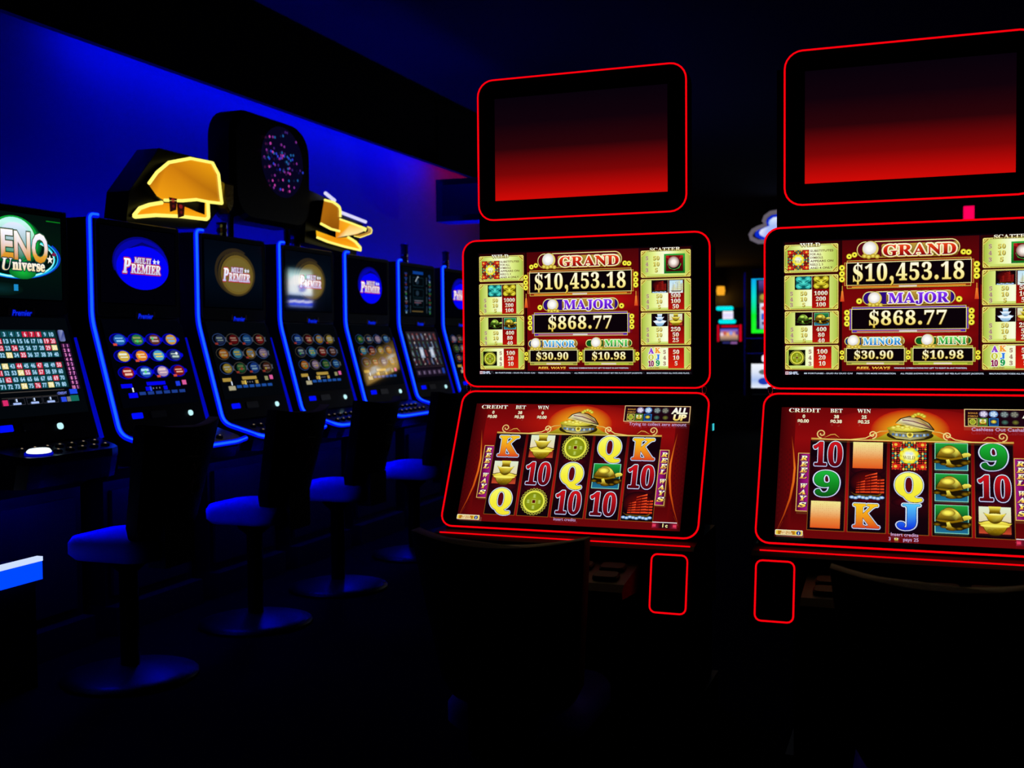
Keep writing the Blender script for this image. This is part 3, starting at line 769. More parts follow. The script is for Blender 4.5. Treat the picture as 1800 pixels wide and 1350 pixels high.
def paytable_art(fr, u, parent, org):
    a = Art(fr, u)
    a.rect(0, 0, 1000, 563, '#060206')
    a.rect(8, 6, 992, 545, ('v', '#280306', '#4c0408', '#3a0306'))
    a.rect(232, 6, 768, 545, ('v', '#4a0408', '#7a0709', '#5c0508'))
    a.blob(640, 230, 150, 60, '#b40d0d', '#760709', 24)
    a.blob(500, 395, 270, 40, '#a80c0c', '#6e0609', 24)
    a.rect(232, 6, 240, 545, '#1a0204')
    a.rect(762, 6, 768, 545, '#22020f')
    a.flush('backdrop_print', parent, org)
    L = [(5, 15, 226, 135), (6, 143, 227, 290), (8, 293, 229, 432), (10, 436, 230, 540)]
    Rr = [(773, 17, 996, 138), (772, 142, 997, 285), (773, 288, 997, 433), (774, 437, 997, 540)]
    # ---- wild
    c = L[0]
    card(a, *c); card_corners(a, *c)
    ornate(a, 64, 81, 88, 84)
    for i, t in enumerate(('SUBSTITUTES', 'FOR ALL', 'SYMBOLS.', 'APPEARS ON', 'REELS 2, 3', 'AND 4 ONLY.')):
        a.text(t, 113, 49 + i * 14.2, 8.4, '#5a1c0c', al='l', font='sans', bold=0.02, w={0: 92, 3: 92, 5: 92}.get(i))
    a.text('WILD', 112, 27, 15, ('v', '#ffffff', '#f4e470'), w=82, bold=0.006, outs=[(1.6, '#3c2c06')])
    a.flush('paytable_card', parent, org)
    # ---- picture cards with two pay columns
    def pays(c, red, pics, gold, white, dx):
        x0, y0, x1, y1 = c
        card(a, *c); card_corners(a, *c)
        a.rect(red[0], y0 + 7, red[1], y1 - 7, ('v', '#5c0606', '#8a0a08', '#b4140c'))
        a.rect(pics[0], y0 + 7, red[0] - 1, y0 + 62, '#120408')
        a.rect(red[0], y0 + 7, red[1], y0 + 62, '#4a0608')
        return x0, y0, x1, y1
    for c, cx, w3 in ((L[1], 0, ('1000', '200', '100')), (L[2], 2, ('400', '80', '40'))):
        pays(c, (120 + cx, 190 + cx), (50 + cx,), None, None, 0)
        for i, t in enumerate('543'):
            num(a, t, 37 + cx, c[1] + 86 + i * 23.5, 15, 'dull')
        for i, t in enumerate(('50', '10', '5')):
            num(a, t, 86 + cx, c[1] + 86 + i * 23.5, 16, 'gold')
        for i, t in enumerate(w3):
            num(a, t, 156 + cx, c[1] + 86 + i * 23.5, 16, 'white')
        if c is L[1]:
            knot(a, 86, c[1] + 33, 62, 52, '#5ff0e0', '#1a9a94', '#0a5a5c')
            knot(a, 157, c[1] + 33, 60, 52, '#fdf650', '#b09c10', '#5c4c06')
        else:
            turtle(a, 88, c[1] + 36, 66, 52, ('#c8f060', '#2c5c14'), None)
            turtle(a, 159, c[1] + 36, 66, 52, ('#fff05a', '#7a5c06'), ('#2a8a4a', '#2a7a9a'))
        a.flush('paytable_card', parent, org)
    c = L[3]
    card(a, *c)
    a.rect(127, c[1] + 7, 199, c[3] - 7, ('v', '#8a0a06', '#c4160c', '#d8240e'))
    card_corners(a, *c)
    a.rect(26, 456, 94, 522, '#0a0a04')
    big_coin(a, 60, 489, 31)
    for i, t in enumerate('543'):
        num(a, t, 113, 472 + i * 25, 15, 'dull')
    for i, t in enumerate(('100', '20', '10')):
        num(a, t, 162, 472 + i * 25, 17, 'white')
    a.flush('paytable_card', parent, org)
    # ---- scatter
    c = Rr[0]
    card(a, *c); card_corners(a, *c)
    for i, t in enumerate('543'):
        num(a, t, 802, 60 + i * 26, 15, 'dull')
    for i, t in enumerate(('50', '10', '5')):
        num(a, t, 843, 61 + i * 26, 17, 'gold')
    a.rect(878, 36, 970, 121, ('v', '#2aa83a', '#146a1e'))
    a.rect(886, 43, 962, 112, ('v', '#7a0a12', '#3a0408'))
    for sx in (-1, 1):
        a.poly([(924 + sx * 38, 43), (924 + sx * 26, 43), (924 + sx * 20, 60), (924 + sx * 38, 52)], '#b01818')
    a.ell(923, 82, 30, 24, '#3ab03a', 8)
    a.ell(922, 76, 28, 27, '#140810', 24)
    a.blob(920, 72, 25, 25, '#fff4ec', '#8a5a4c', 24, 0.3)
    a.text('SCATTER', 882, 22, 14, ('v', '#ffffff', '#f0dc60'), w=134, bold=0.004, outs=[(1.6, '#3c2c06')])
    a.flush('paytable_card', parent, org)
    for c, w3 in ((Rr[1], ('500', '100', '50')), (Rr[2], ('250', '50', '25'))):
        pays(c, (896, 967), (822,), None, None, 0)
        for i, t in enumerate('543'):
            num(a, t, 805, c[1] + 84 + i * 23.5, 15, 'dull')
        for i, t in enumerate(('50', '10', '5')):
            num(a, t, 856, c[1] + 84 + i * 23.5, 16, 'gold')
        for i, t in enumerate(w3):
            num(a, t, 929, c[1] + 84 + i * 23.5, 17, 'white')
        if c is Rr[1]:
            junk(a, 857, c[1] + 36, 64, 56, ('#c8281c', '#6a0a08'))
            junk(a, 931, c[1] + 36, 64, 56, ('#f8ee6a', '#9a8414'), False, ('v', '#bfe2f4', '#e8f4f0'))
        else:
            ingots(a, 859, c[1] + 36, 62, 54, True)
            ingots(a, 930, c[1] + 36, 62, 54)
        a.flush('paytable_card', parent, org)
    c = Rr[3]
    card(a, *c)
    a.rect(896, c[1] + 7, 966, c[3] - 7, ('v', '#a80e08', '#d8200e'))
    card_corners(a, *c)
    for t, x, y, col in (('A', 821, 468, '#8a3ac8'), ('K', 850, 466, '#f0a030'), ('Q', 820, 496, '#c8c83c'), ('J', 850, 496, '#2a7ae0'), ('10', 820, 524, '#8a1848'), ('9', 850, 522, '#1a9a4a')):
        a.text(t, x, y, 22, col, bold=0.03, w=24 if t == '10' else None, outs=[(1.6, '#ffffff')])
    a.text('OF A KIND', 835, 534, 6, '#8a1408', font='sans', bold=0.02)
    for i, t in enumerate('543'):
        num(a, t, 880, 470 + i * 25, 15, 'dull')
    for i, t in enumerate(('50', '10', '5')):
        num(a, t, 931, 471 + i * 25, 17, 'white')
    a.flush('paytable_card', parent, org)
    # ---- jackpots
    def tassel(x, y):
        a.line([(x, y - 10), (x, y + 12)], 2, '#f0c040')
        a.poly([(x - 3, y + 10), (x + 3, y + 10), (x + 8, y + 54), (x - 8, y + 54)], ('v', '#f08a30', '#d8401c'))
    tassel(242, 204); tassel(754, 204)
    jackpot(a, 250, 95, 743, 202, ('#8a2c10', '#f09a28'), '$10,453.18', 285, 707, 176, 66)
    for y in (120, 144, 167):
        coin_ring(a, 241, y, 13); coin_ring(a, 753, y, 13)
    for x, y in ((269, 74), (290, 68), (704, 70), (723, 72)):
        coin_ring(a, x, y, 12)
    plaque(a, 297, 14, 693, 84, 'GRAND', 403, 676, 76, 42, ('v', '#e84a18', '#c41c10', '#6a0606'), '#5a0718', '#fff6d8', (352, 46, 33))
    a.flush('jackpot_display', parent, org)
    jackpot(a, 270, 285, 726, 384, ('#5a28a8', '#d8782c'), '$868.77', 349, 643, 356, 54)
    for y in (304, 327, 350):
        coin_ring(a, 261, y, 12.5); coin_ring(a, 735, y, 12.5)
    coin_ring(a, 309, 258, 13); coin_ring(a, 689, 257, 13)
    plaque(a, 320, 218, 677, 277, 'MAJOR', 422, 650, 268, 40, ('v', '#8a3af0', '#6a18d8', '#4a0a9a'), '#2c0a78', '#f0e8ff', (370, 248, 28))
    a.flush('jackpot_display', parent, org)
    jackpot(a, 250, 446, 494, 515, ('#8a8a3c', '#c8d060'), '$30.90', 291, 441, 494, 31)
    for x in (242, 499):
        coin_ring(a, x, 468, 10); coin_ring(a, x, 489, 10)
    plaque(a, 250, 402, 487, 442, 'MINOR', 325, 472, 437, 28, ('v', '#7ad8f0', '#3a9ad8', '#1c6ab8'), '#0e3a78', '#ffffff', (288, 421, 26))
    a.flush('jackpot_display', parent, org)
    jackpot(a, 508, 446, 751, 515, ('#8a9a2c', '#c8d848'), '$10.98', 554, 706, 494, 31)
    for y in (470, 490):
        coin_ring(a, 760, y, 10)
    plaque(a, 522, 403, 738, 441, 'MINI', 612, 716, 436, 28, ('v', '#6ae05a', '#2aa83a', '#14782a'), '#0a5a1c', '#f4ffe8', (573, 420, 26))
    a.flush('jackpot_display', parent, org)
    # ---- small print
    a.text('REEL WAYS', 364, 537, 10, ('v', '#ffe85a', '#e86a1c'), w=128, font='sans', bold=0.03, shear=0.25, outs=[(1.2, '#5a0a04')])
    def small(t, x0, x1, y, c='#cfdcf0'):
        a.text(t, (x0 + x1) / 2, y, 5.6, c, w=x1 - x0, font='sans', bold=0.02)
    small('WINNING COMBINATIONS PAY LEFT TO RIGHT IN ANY POSITION.', 445, 720, 535)
    a.rect(13, 546, 28, 560, '#8a1c3a')
    a.frame_rect(14, 547, 27, 559, 2, '#f0e8f0')
    a.rect(19.5, 547, 21.5, 559, '#f0e8f0')
    a.text('SHFL', 48, 558.5, 11, '#d8e4ff', w=38, font='sans', bold=0.03)
    small('88 FORTUNES - DUO FU DUO CAI', 90, 283, 557)
    small('PRESS ? FOR MORE INFORMATION.', 300, 453, 557)
    small('ALL PRIZES SHOWN FOR ONE CREDIT BET PER PLAY EXCEPT JACKPOTS.', 470, 782, 557)
    small('MALFUNCTION VOIDS ALL PAYS AND PLAYS.', 802, 990, 557)
    a.flush('lettering', parent, org)


LETTER = {
    'K': ('v', '#f8c81e', '#f09a1c', '#d8401c'), 'Q': ('v', '#f8fa6a', '#f4ec3c', '#f0e030'), '10': ('v', '#d0141c', '#a00a12', '#4a040e'),
    'J': ('v', '#5ac8f8', '#2a7af0', '#0c1cd8'), '9': ('v', '#1cb43a', '#128a22', '#0a5012')}


def reel_symbol(a, s, x, y):
    if s in LETTER:
        h = {'K': 93, 'Q': 88, '10': 95, 'J': 88, '9': 95}[s]
        w = {'K': 94, 'Q': 92, '10': 112, 'J': 78, '9': 88}[s]
        b = {'K': 0.014, 'Q': 0.026, '10': 0.006, 'J': 0.012, '9': 0.016}[s]
        if s in 'Q9':
            a.ell(x, y - (6 if s == 'Q' else 18), 26, 34 if s == 'Q' else 22, '#5a0810', 20)
        base = y + {'Q': h / 2 - 5, 'J': h / 2 - 8}.get(s, h / 2)
        a.text(s, x, base, h, LETTER[s], w=w, bold=b, track=0.05, outs=[(6.4, '#0c1450'), (4.8, ('v', '#e8fbff', '#cfd6f4')), (1.6, '#141040')])
    elif s == 'coin':
        big_coin(a, x, y, 61)
    elif s == 'ingot':
        ingots(a, x, y + 2, 122, 116)
    elif s == 'turtle':
        turtle(a, x, y, 138, 114)
    elif s == 'ship':
        junk(a, x, y, 134, 124)
    elif s == 'wild':
        ornate(a, x, y, 132, 122)
    elif s == 'blank':
        a.rect(x - 57, y - 56, x + 57, y + 56, ('v', '#f2e890', '#eec07c', '#e8863c', '#e0561c'))
        rr = random.Random(5)
        for i in range(14):
            for j in range(13):
                if rr.random() < 0.5:
                    a.rect(x - 53 + i * 8, y - 50 + j * 8, x - 51 + i * 8, y - 48.4 + j * 8, '#c87a3c')


def scroll(a, x, y, r, flip, col):
    pts = []
    for i in range(22):
        t = i / 21
        rad = r * (1 - 0.8 * t)
        ang = math.radians(90 + 470 * t)
        pts.append((x + flip * rad * math.cos(ang), y + rad * math.sin(ang)))
    a.line(pts, 4.4, col)


def reels_art(fr, u, parent, org, grid, win, msg, foot):
    a = Art(fr, u)
    a.rect(0, 0, 1000, 563, ('v', '#6a0608', '#8a0a0c', '#5a0508', '#4a0407', '#6a070a'))
    a.rect(0, 0, 60, 563, ('h', '#3a0306', '#620608'))
    a.rect(940, 0, 1000, 563, ('h', '#620608', '#3a0306'))
    a.blob(508, 90, 330, 92, '#c81c0c', '#7e090b', 30)
    a.blob(508, 96, 150, 92, '#ffb41c', '#b8160c', 30, 0.2)
    for sx in (0, 1):
        f = (lambda x: 1000 - x) if sx else (lambda x: x)
        for i in range(5):
            for j in range(14):
                x, y = 8 + i * 9, 190 + j * 22 + (i % 2) * 11
                a.poly([(f(x - 4), y), (f(x), y - 7), (f(x + 4), y), (f(x), y + 7)], '#4a0508')
        a.line([(f(48), 130), (f(58), 200), (f(66), 270), (f(64), 330), (f(54), 400), (f(34), 470), (f(6), 545)], 9, ('v', '#7a1408', '#e8741c', '#c8500f', '#7a1408'), True)
        a.line([(f(30), 500), (f(8), 548)], 4, '#a83a10', True)
    a.flush('backdrop_print', parent, org)
    # reels
    cols = [(126, 266), (280, 421), (435, 578), (592, 732), (746, 882)]
    a.rect(124, 146, 884, 532, ('v', '#5a0608', '#8a0a0e', '#a80d10', '#8a0a0e'))
    for x0, x1 in cols:
        a.rect(x0 - 2, 148, x1 + 2, 531, ('v', '#2a0608', '#6a3a14', '#8a5418'))
        a.rect(x0, 148, x1, 529, ('v', '#16030a', '#10020a', '#2a040c', '#10020a', '#2c040c', '#14030a', '#10020a'))
        for yy in (272, 400):
            a.blob((x0 + x1) / 2, yy, 66, 22, '#4c0610', '#1c030b', 18)
    a.flush('reel_strips', parent, org)
    for ci, (x0, x1) in enumerate(cols):
        for ri, y in enumerate((208, 336, 464)):
            reel_symbol(a, grid[ri][ci], (x0 + x1) / 2 - (1 if ci else 2), y)
            a.flush('reel_symbol', parent, org)
    # treasure bowl and scrollwork
    gold = ('h', '#c8963a', '#f0dc7a', '#e8c85a', '#f0dc7a', '#c8963a')
    a.poly([(330, 147), (372, 140), (400, 128), (425, 112), (470, 106), (548, 106), (590, 112), (615, 128), (645, 140), (690, 147)], ('v', '#c8b82c', '#8a7a10'))
    a.line([(128, 143), (200, 146), (280, 146), (340, 138), (372, 118), (395, 108), (430, 104)], 4, gold)
    a.line([(886, 143), (816, 146), (736, 146), (676, 138), (644, 118), (620, 108), (588, 104)], 4, gold)
    a.rect(128, 145, 886, 149, gold)
    for fx, x in ((1, 168), (-1, 846)):
        scroll(a, x, 122, 20, fx, '#e8c878')
        a.line([(x + fx * 14, 138), (x + fx * 36, 126), (x + fx * 52, 124), (x + fx * 70, 138)], 4.5, '#d8a848', True)
    for fx, x in ((-1, 366), (1, 648)):
        scroll(a, x, 122, 18, fx, '#f0dc8a')
    a.ell(508, 122, 88, 24, '#2a1c08', 30)
    a.poly([(424, 92), (430, 118), (456, 136), (508, 142), (560, 136), (588, 118), (594, 92), (560, 108), (508, 112), (452, 108)], ('h', '#5a4a14', '#d8cc5a', '#7a8a8a', '#f0e26a', '#6a5a18', '#3a2c08'))
    for i in range(11):
        a.rect(440 + i * 13, 114 + 6 * math.sin(i * 0.31), 449 + i * 13, 124 + 6 * math.sin(i * 0.31), '#9ab8d8' if i % 2 else '#4a6a98')
    a.ell(508, 120, 13, 13, '#f0e060', 16)
    a.ell(508, 120, 7, 7, '#8a7414', 12)
    a.ell(508, 94, 84, 17, '#2c2004', 30)
    a.blob(496, 94, 76, 14, '#fff86a', '#a89a10', 24)
    for i in range(7):
        a.blob(446 + i * 17, 90 - 5 * (i % 2), 11, 7, '#fffb8a', '#c8b010', 10)
    lid = [(452, 70), (470, 50), (505, 38), (545, 46), (580, 68), (600, 96), (596, 104), (560, 96), (500, 82)]
    a.poly(lid, '#2a1c10')
    a.poly([(458, 68), (474, 53), (505, 42), (543, 50), (576, 70), (594, 95), (560, 88), (500, 76)], ('h', '#d8cc6a', '#f4f0dc', '#8a6a3a', '#a83a3a', '#b8a050', '#e8dca0', '#5a4a18'))
    a.line([(456, 70), (500, 80), (560, 94), (598, 103)], 5, '#d8c878')
    a.line([(478, 56), (520, 62), (560, 76), (586, 90)], 4, '#6a2a4a')
    for x, y in ((528, 34), (540, 30), (552, 34), (520, 40), (560, 40)):
        a.blob(x, y, 9, 7, '#f8f05a', '#a89414', 10)
    a.flush('treasure_bowl', parent, org)
    # side banners
    for sx in (0, 1):
        x0, x1 = ((79, 124), (884, 926))[sx]
        a.rect(x0, 209, x1, 459, '#e0b85a')
        a.rect(x0 + 3, 212, x1 - (3 if sx else 0), 456, ('h', '#4a0418', '#8a0c6a', '#a01a7a') if not sx else ('h', '#a01a7a', '#8a0c6a', '#4a0418'))
        for t, y in zip('REEL WAYS', (236, 262, 288, 314, 0, 356, 382, 408, 436)):
            if t != ' ':
                a.text(t, (x0 + x1) / 2, y + 5, 19, ('v', '#ffffff', '#f8e04a', '#f0a040'), w=25, bold=0.02, shear=0.3, outs=[(2.0, '#3c0a4a')])
        a.flush('banner', parent, org)
    # meters and messages
    for t, x in (('CREDIT', 96), ('BET', 223), ('WIN', 331)):
        a.text(t, x, 29, 17, ('v', '#ffffff', '#f4e2b0'), w={96: 126}.get(x), bold=0.002, outs=[(1.5, '#3a0404')])
    for t, x, y in (('0', 94, 54), ('38', 224, 54), (win[0], 332, 54), ('$0.00', 92, 75), ('$0.38', 223, 75), (win[1], 331, 75)):
        a.text(t, x, y, 14, '#fbeec8', font='sans', bold=0.035, outs=[(1.2, '#3a0404')])
    a.text(msg, 736, 99, 14, '#c8a8d8', font='sans', al='l', bold=0.008, w=252 if 'zero' in msg else 268)
    if len(foot) == 1:
        a.text(foot[0], 502, 546, 13, '#c0a0d0', font='sans', bold=0.008)
    else:
        a.text(foot[0], 492, 542, 13, '#d0b0e0', font='sans', bold=0.008)
        a.text('3', 438, 561, 13, '#d0b0e0', font='sans', bold=0.008)
        ingots(a, 462, 556, 16, 12)
        a.text('pays 25', 515, 561, 13, '#d0b0e0', font='sans', bold=0.008)
    a.flush('lettering', parent, org)
    a.rect(709, 6, 1000, 82, '#e6c88a')
    a.rect(712, 9, 997, 79, '#1c0410')
    a.text('BONUS', 741, 27, 7, '#c88a3a', font='sans', bold=0.02, w=34)
    a.text('SYMBOLS', 741, 40, 7, '#c88a3a', font='sans', bold=0.02, w=36)
    for x, y, c0, c1 in ((780, 27, '#f0e8ff', '#5a4a7a'), (816, 27, '#d8f0ff', '#3a6ab0'), (855, 28, '#8a9a9a', '#1c1424'), (891, 28, '#8a8a7a', '#1c1424')):
        a.blob(x, y, 17, 15, c0, c1, 12)
        for q in range(5):
            a.ell(x + 9 * math.cos(q * 1.26), y + 8 * math.sin(q * 1.26), 3.5, 3, c0, 6)
    for x, c in ((740, '#d8c060'), (777, '#6aa83a'), (816, '#2a7ad0')):
        a.frame_rect(x - 17, 45, x + 17, 77, 2.5, c)
    big_coin(a, 740, 61, 13)
    a.rect(762, 47, 792, 75, '#1c4a1c')
    ingots(a, 777, 62, 26, 24)
    a.rect(801, 47, 831, 75, '#123a6a')
    a.blob(816, 60, 11, 8, '#fff25a', '#8a6a08', 10)
    a.blob(856, 62, 14, 11, '#4a7a6a', '#1c0c18', 10)
    a.blob(894, 62, 14, 11, '#7a7a2c', '#1c0c18', 10)
    a.text('ALL', 953, 42, 26, ('v', '#ffffff', '#f4f0d0'), font='sans', bold=0.05, shear=0.15, w=66)
    a.text('UP', 955, 73, 26, ('v', '#fffbd0', '#f0c82c'), font='sans', bold=0.05, shear=0.15, w=52)
    a.flush('bonus_panel', parent, org)
    a.rrect(5, 540, 112, 562, 4, '#f4f0c8')
    a.rrect(8, 543, 110, 560, 3, '#e8c83c')
    a.rect(16, 544, 82, 559, '#b87818')
    a.text('PRESS FOR', 49, 550.5, 5.5, '#fff4c0', font='sans', bold=0.03)
    a.text('GAME RULES', 49, 558, 5.5, '#fff4c0', font='sans', bold=0.03)
    a.ell(96, 551.5, 9, 8.5, '#1c3a8a', 16)
    a.text('i', 96, 556, 9, '#ffffff', font='sans', bold=0.05)
    a.flush('help_badge', parent, org)
    a.rect(884, 531, 988, 534, '#f0f0f0')
    a.rect(884, 534, 988, 558, ('h', '#a01c3a', '#2a0610', '#2a0610', '#a01c3a'))
    a.rect(886, 541, 900, 552, '#e03a5a')
    a.rect(972, 541, 986, 552, '#e03a5a')
    a.text('1', 930, 553, 15, '#f8f0a0', font='sans', bold=0.04)
    a.text('c', 945, 553, 15, '#f8f0a0', font='sans', bold=0.04)
    a.flush('coin_badge', parent, org)


# ------------------------------------------------------------------ red-edged machines
def red_machine(cx, label, grid, win, msg, foot, topper_col):
    org = (cx, 3.6, 0)
    t = thing('slot_machine', org, label, 'slot machine', 'red edged slot machines')
    W = 0.772
    # body, base and neck
    MB().box(cx - 0.29, cx + 0.29, 3.28, 3.75, 0.0, 1.54).build('cabinet', BLACK, t, org)
    MB().box(cx - 0.36, cx + 0.13, 3.28, 3.42, 1.5, 2.02).build('neck', SATIN, t, org)
    # upper monitor
    up = Frame((cx, 3.2, 1.336), (1, 0, 0), (0, 0, 1))
    mon = up.slab(rr_path(W, 0.455, 0.045), -0.08, 0, 0.005).build('upper_monitor', BEZEL, t, org)
    up.ring(rr_path(W - 0.004, 0.451, 0.043), 0.002, 0.0026).build('edge_light', RED_LED, mon, org)
    scr = Frame((cx - 0.334, 3.2, 1.336 + 0.188), (1, 0, 0), (0, 0, 1))
    up.prism([(-0.334, -0.188), (0.334, -0.188), (0.334, 0.188), (-0.334, 0.188)], -0.002, 0.001).build('screen_glass', GLASS, mon, org)
    paytable_art(scr, 0.000668, mon, org)
    up.slab(rr_path(0.022, 0.012, 0.003, 2, 0.305, 0.196), -0.002, 0.002, 0.001).build('camera_eye', STEEL, mon, org)
    # lower monitor leans back
    dv = Vector((0, 0.2, 0.397)).normalized()
    lo = Frame(Vector((cx, 3.1, 0.9)), (1, 0, 0), dv)
    mon = lo.slab(rr_path(W, 0.441, 0.04), -0.08, 0, 0.005).build('lower_monitor', BEZEL, t, org)
    lo.ring(rr_path(W - 0.004, 0.437, 0.038), 0.002, 0.0026).build('edge_light', RED_LED, mon, org)
    sc2 = Frame(lo.p(-0.334, 0.177), (1, 0, 0), dv)
    lo.prism([(-0.334, -0.199), (0.334, -0.199), (0.334, 0.177), (-0.334, 0.177)], -0.002, 0.001).build('screen_glass', GLASS, mon, org)
    reels_art(sc2, 0.000668, mon, org, grid, win, msg, foot)
    # hinges between the monitors
    for sx in (-1, 1):
        MB().lathe([(0.0, -0.012), (0.008, -0.01), (0.009, 0), (0.008, 0.01), (0.0, 0.012)], cx + sx * 0.368, 3.2, 1.104, 10).build('hinge', CHROME, t, org, True)
    MB().box(cx + 0.378, cx + 0.388, 3.225, 3.245, 0.985, 1.005).build('side_lamp', glow('cyan_pip', (0.05, 0.7, 0.8), 0.8), t, org)
    # top display
    tp = Frame((cx - 0.006, 3.2, 1.836), (1, 0, 0), (0, 0, 1))
    mon = tp.slab(rr_path(0.65, 0.43, 0.05), -0.07, 0, 0.005).build('top_display', BEZEL, t, org)
    tp.ring(rr_path(0.646, 0.426, 0.048), 0.002, 0.0026).build('edge_light', RED_LED, mon, org)
    a = Art(Frame(tp.p(-0.268, 0.155), (1, 0, 0), (0, 0, 1)), 0.001)
    a.rect(0, 0, 536, 310, ('v', '#08020a', '#10020a', '#2a0308', '#7a0506', '#d00a06'))
    a.flush('screen_print', mon, org)
    # front panel with red outlined plates, button shelf between them
    prof = [(3.02, 0.70), (2.955, 0.692), (2.938, 0.682), (2.90, 0.50), (3.28, 0.48), (3.28, 0.70)]
    fp = MB().loft([[(cx + sx, y, z) for y, z in prof] for sx in (-0.385, 0.385)]).build('front_panel', BLACK, t, org)
    MB().tube([(cx - 0.365, 2.955, 0.694), (cx, 2.95, 0.694), (cx + 0.375, 2.945, 0.694)], 0.0022, 6).build('edge_light', RED_LED, fp, org)
    ff = Frame((cx, 2.919, 0.595), (1, 0, 0), Vector((0, 0.038, 0.182)).normalized())
    for sx in (-1, 1):
        ff.slab(rr_path(0.098, 0.155, 0.016, 4, sx * 0.322, 0.0), -0.002, 0.004, 0.003).build('side_plate', SATIN, fp, org)
        ff.ring(rr_path(0.098, 0.155, 0.016, 4, sx * 0.322, 0.0), 0.004, 0.0024, 6).build('edge_light', RED_LED, fp, org)
    prof = [(2.94, 0.645), (2.76, 0.62), (2.735, 0.605), (2.74, 0.585), (2.92, 0.57)]
    deck = MB().loft([[(cx + sx, y, z) for y, z in prof] for sx in (-0.24, 0.24)]).build('button_deck', BLACK, t, org)
    top = Frame((cx, 2.85, 0.633), (1, 0, 0), Vector((0, 0.18, 0.025)).normalized())
    for i in range(5):
        for j in range(2):
            top.slab(rr_path(0.07, 0.05, 0.014, 3, -0.18 + i * 0.09, -0.045 + j * 0.07), -0.002, 0.01, 0.004).build('button', SATIN, deck, org)
    MB().box(cx - 0.29, cx + 0.29, 3.08, 3.28, 0.12, 0.62).build('belly_door', SATIN, t, org)
    MB().box(cx - 0.31, cx + 0.31, 3.05, 3.76, 0.0, 0.12).build('plinth', BLACK, t, org)
    return t


red_machine(-0.956, 'red edged slot machine whose lower screen shows two gold ingot towers',
            [['K', 'ingot', 'coin', 'Q', 'K'], ['ingot', '10', 'Q', 'turtle', '10'], ['Q', 'coin', '10', '10', 'ship']],
            ('0', '$0.00'), 'Trying to collect zero amount', ['Insert credits'], None)
red_machine(-0.033, 'red edged slot machine with three gold turtles in one reel, cut by the picture edge',
            [['10', 'blank', 'wild', 'turtle', '9'], ['9', 'ship', 'Q', 'turtle', '10'], ['blank', 'K', 'J', 'turtle', 'ingot']],
            ('25', '$0.25'), 'Cashless Out Cashable $0.25', ['Insert credits', 'x'], None)


# ------------------------------------------------------------------ blue-tubed machines along the wall
XF, PITCHY, Y0 = -3.33, 0.742, 3.835          # front face, spacing, near side of the first one
KNEE, CORNER = (-3.33, 1.36), (-3.19, 0.865)


def star(a, x, y, r, col):
    a.poly([(x + (r if i % 2 == 0 else r * 0.42) * math.sin(math.pi * i / 5), y - (r if i % 2 == 0 else r * 0.42) * math.cos(math.pi * i / 5)) for i in range(10)], col)


def premier_upper(a, parent, org, blue, rx, ry, cx=277, cy=160):
    a.rect(0, 0, 510, 335, ('v', '#02060f', '#020a16', '#010308') if not blue else '#010106')
    if blue:
        a.ring(cx - 10, cy - 8, rx * 1.02, ry * 1.05, 16, '#04047a', 40, 30, 200)
        a.ell(cx - 4, cy - 4, rx, ry, '#0505a4', 40)
        a.ell(cx + 4, cy + 12, rx * 0.96, ry * 0.88, '#0202f8', 40)
        a.line([(cx - rx * 0.5, cy - ry * 0.62), (cx, cy - ry * 0.86), (cx + rx * 0.6, cy - ry * 0.72)], 14, '#04046a', True)
    else:
        a.ring(cx - 16, cy - 10, rx * 1.12, ry * 1.1, 22, '#2c2316', 40, 60, 300)
        a.ring(cx, cy, rx * 1.04, ry * 1.04, 16, '#3c3018', 40)
        a.ell(cx + 3, cy + 4, rx * 0.92, ry * 0.92, '#6a5722', 40)
        a.ell(cx + 5, cy + 5, rx * 0.8, ry * 0.8, '#70602a', 40)
        a.line([(cx - rx * 0.7, cy - ry * 0.8), (cx - rx * 0.1, cy - ry * 1.12), (cx + rx * 0.5, cy - ry * 1.0)], 12, '#2c2218', True)
    a.flush('logo_disc', parent, org)
    k = 1.0 if blue else 0.92
    red, wht = '#b0122c', ('v', '#ffffff', '#b8c4f0')
    a.text('P', cx - 112 * k, cy + 38, 62, wht, w=44 * k, bold=0.02, shear=0.18, outs=[(5, red)])
    a.text('REMIER', cx + 22 * k, cy + 38, 40, wht, w=204 * k, bold=0.015, shear=0.12, outs=[(5, red)])
    a.text('MULTI', cx + 0 * k, cy - 8, 24, '#d8dcf8', w=112 * k, bold=0.02, shear=0.18, outs=[(4, '#8a1c4a')])
    star(a, cx + 84 * k, cy - 20, 15, '#e8ecff')
    star(a, cx + 110 * k, cy - 20, 13, '#e8ecff')
    a.flush('logo_lettering', parent, org)


ICONS = [('#1c5aa8', '#8ac8f0'), ('#1c6a3a', '#8a9a5a'), ('#5a2a1c', '#b8a0a0'), ('#c8902c', '#7ab0d8'), ('#c8a83a', '#e8ecd8'), ('#d8781c', '#f0d0a0'), ('#4aa0c8', '#f0d84a'), ('#2a3a6a', '#b8d0c0'),
         ('#8a1418', '#f0c0a8'), ('#1c4ab0', '#a8d8f8'), ('#a088b0', '#e8c8c8'), ('#7a1014', '#e8b098')]


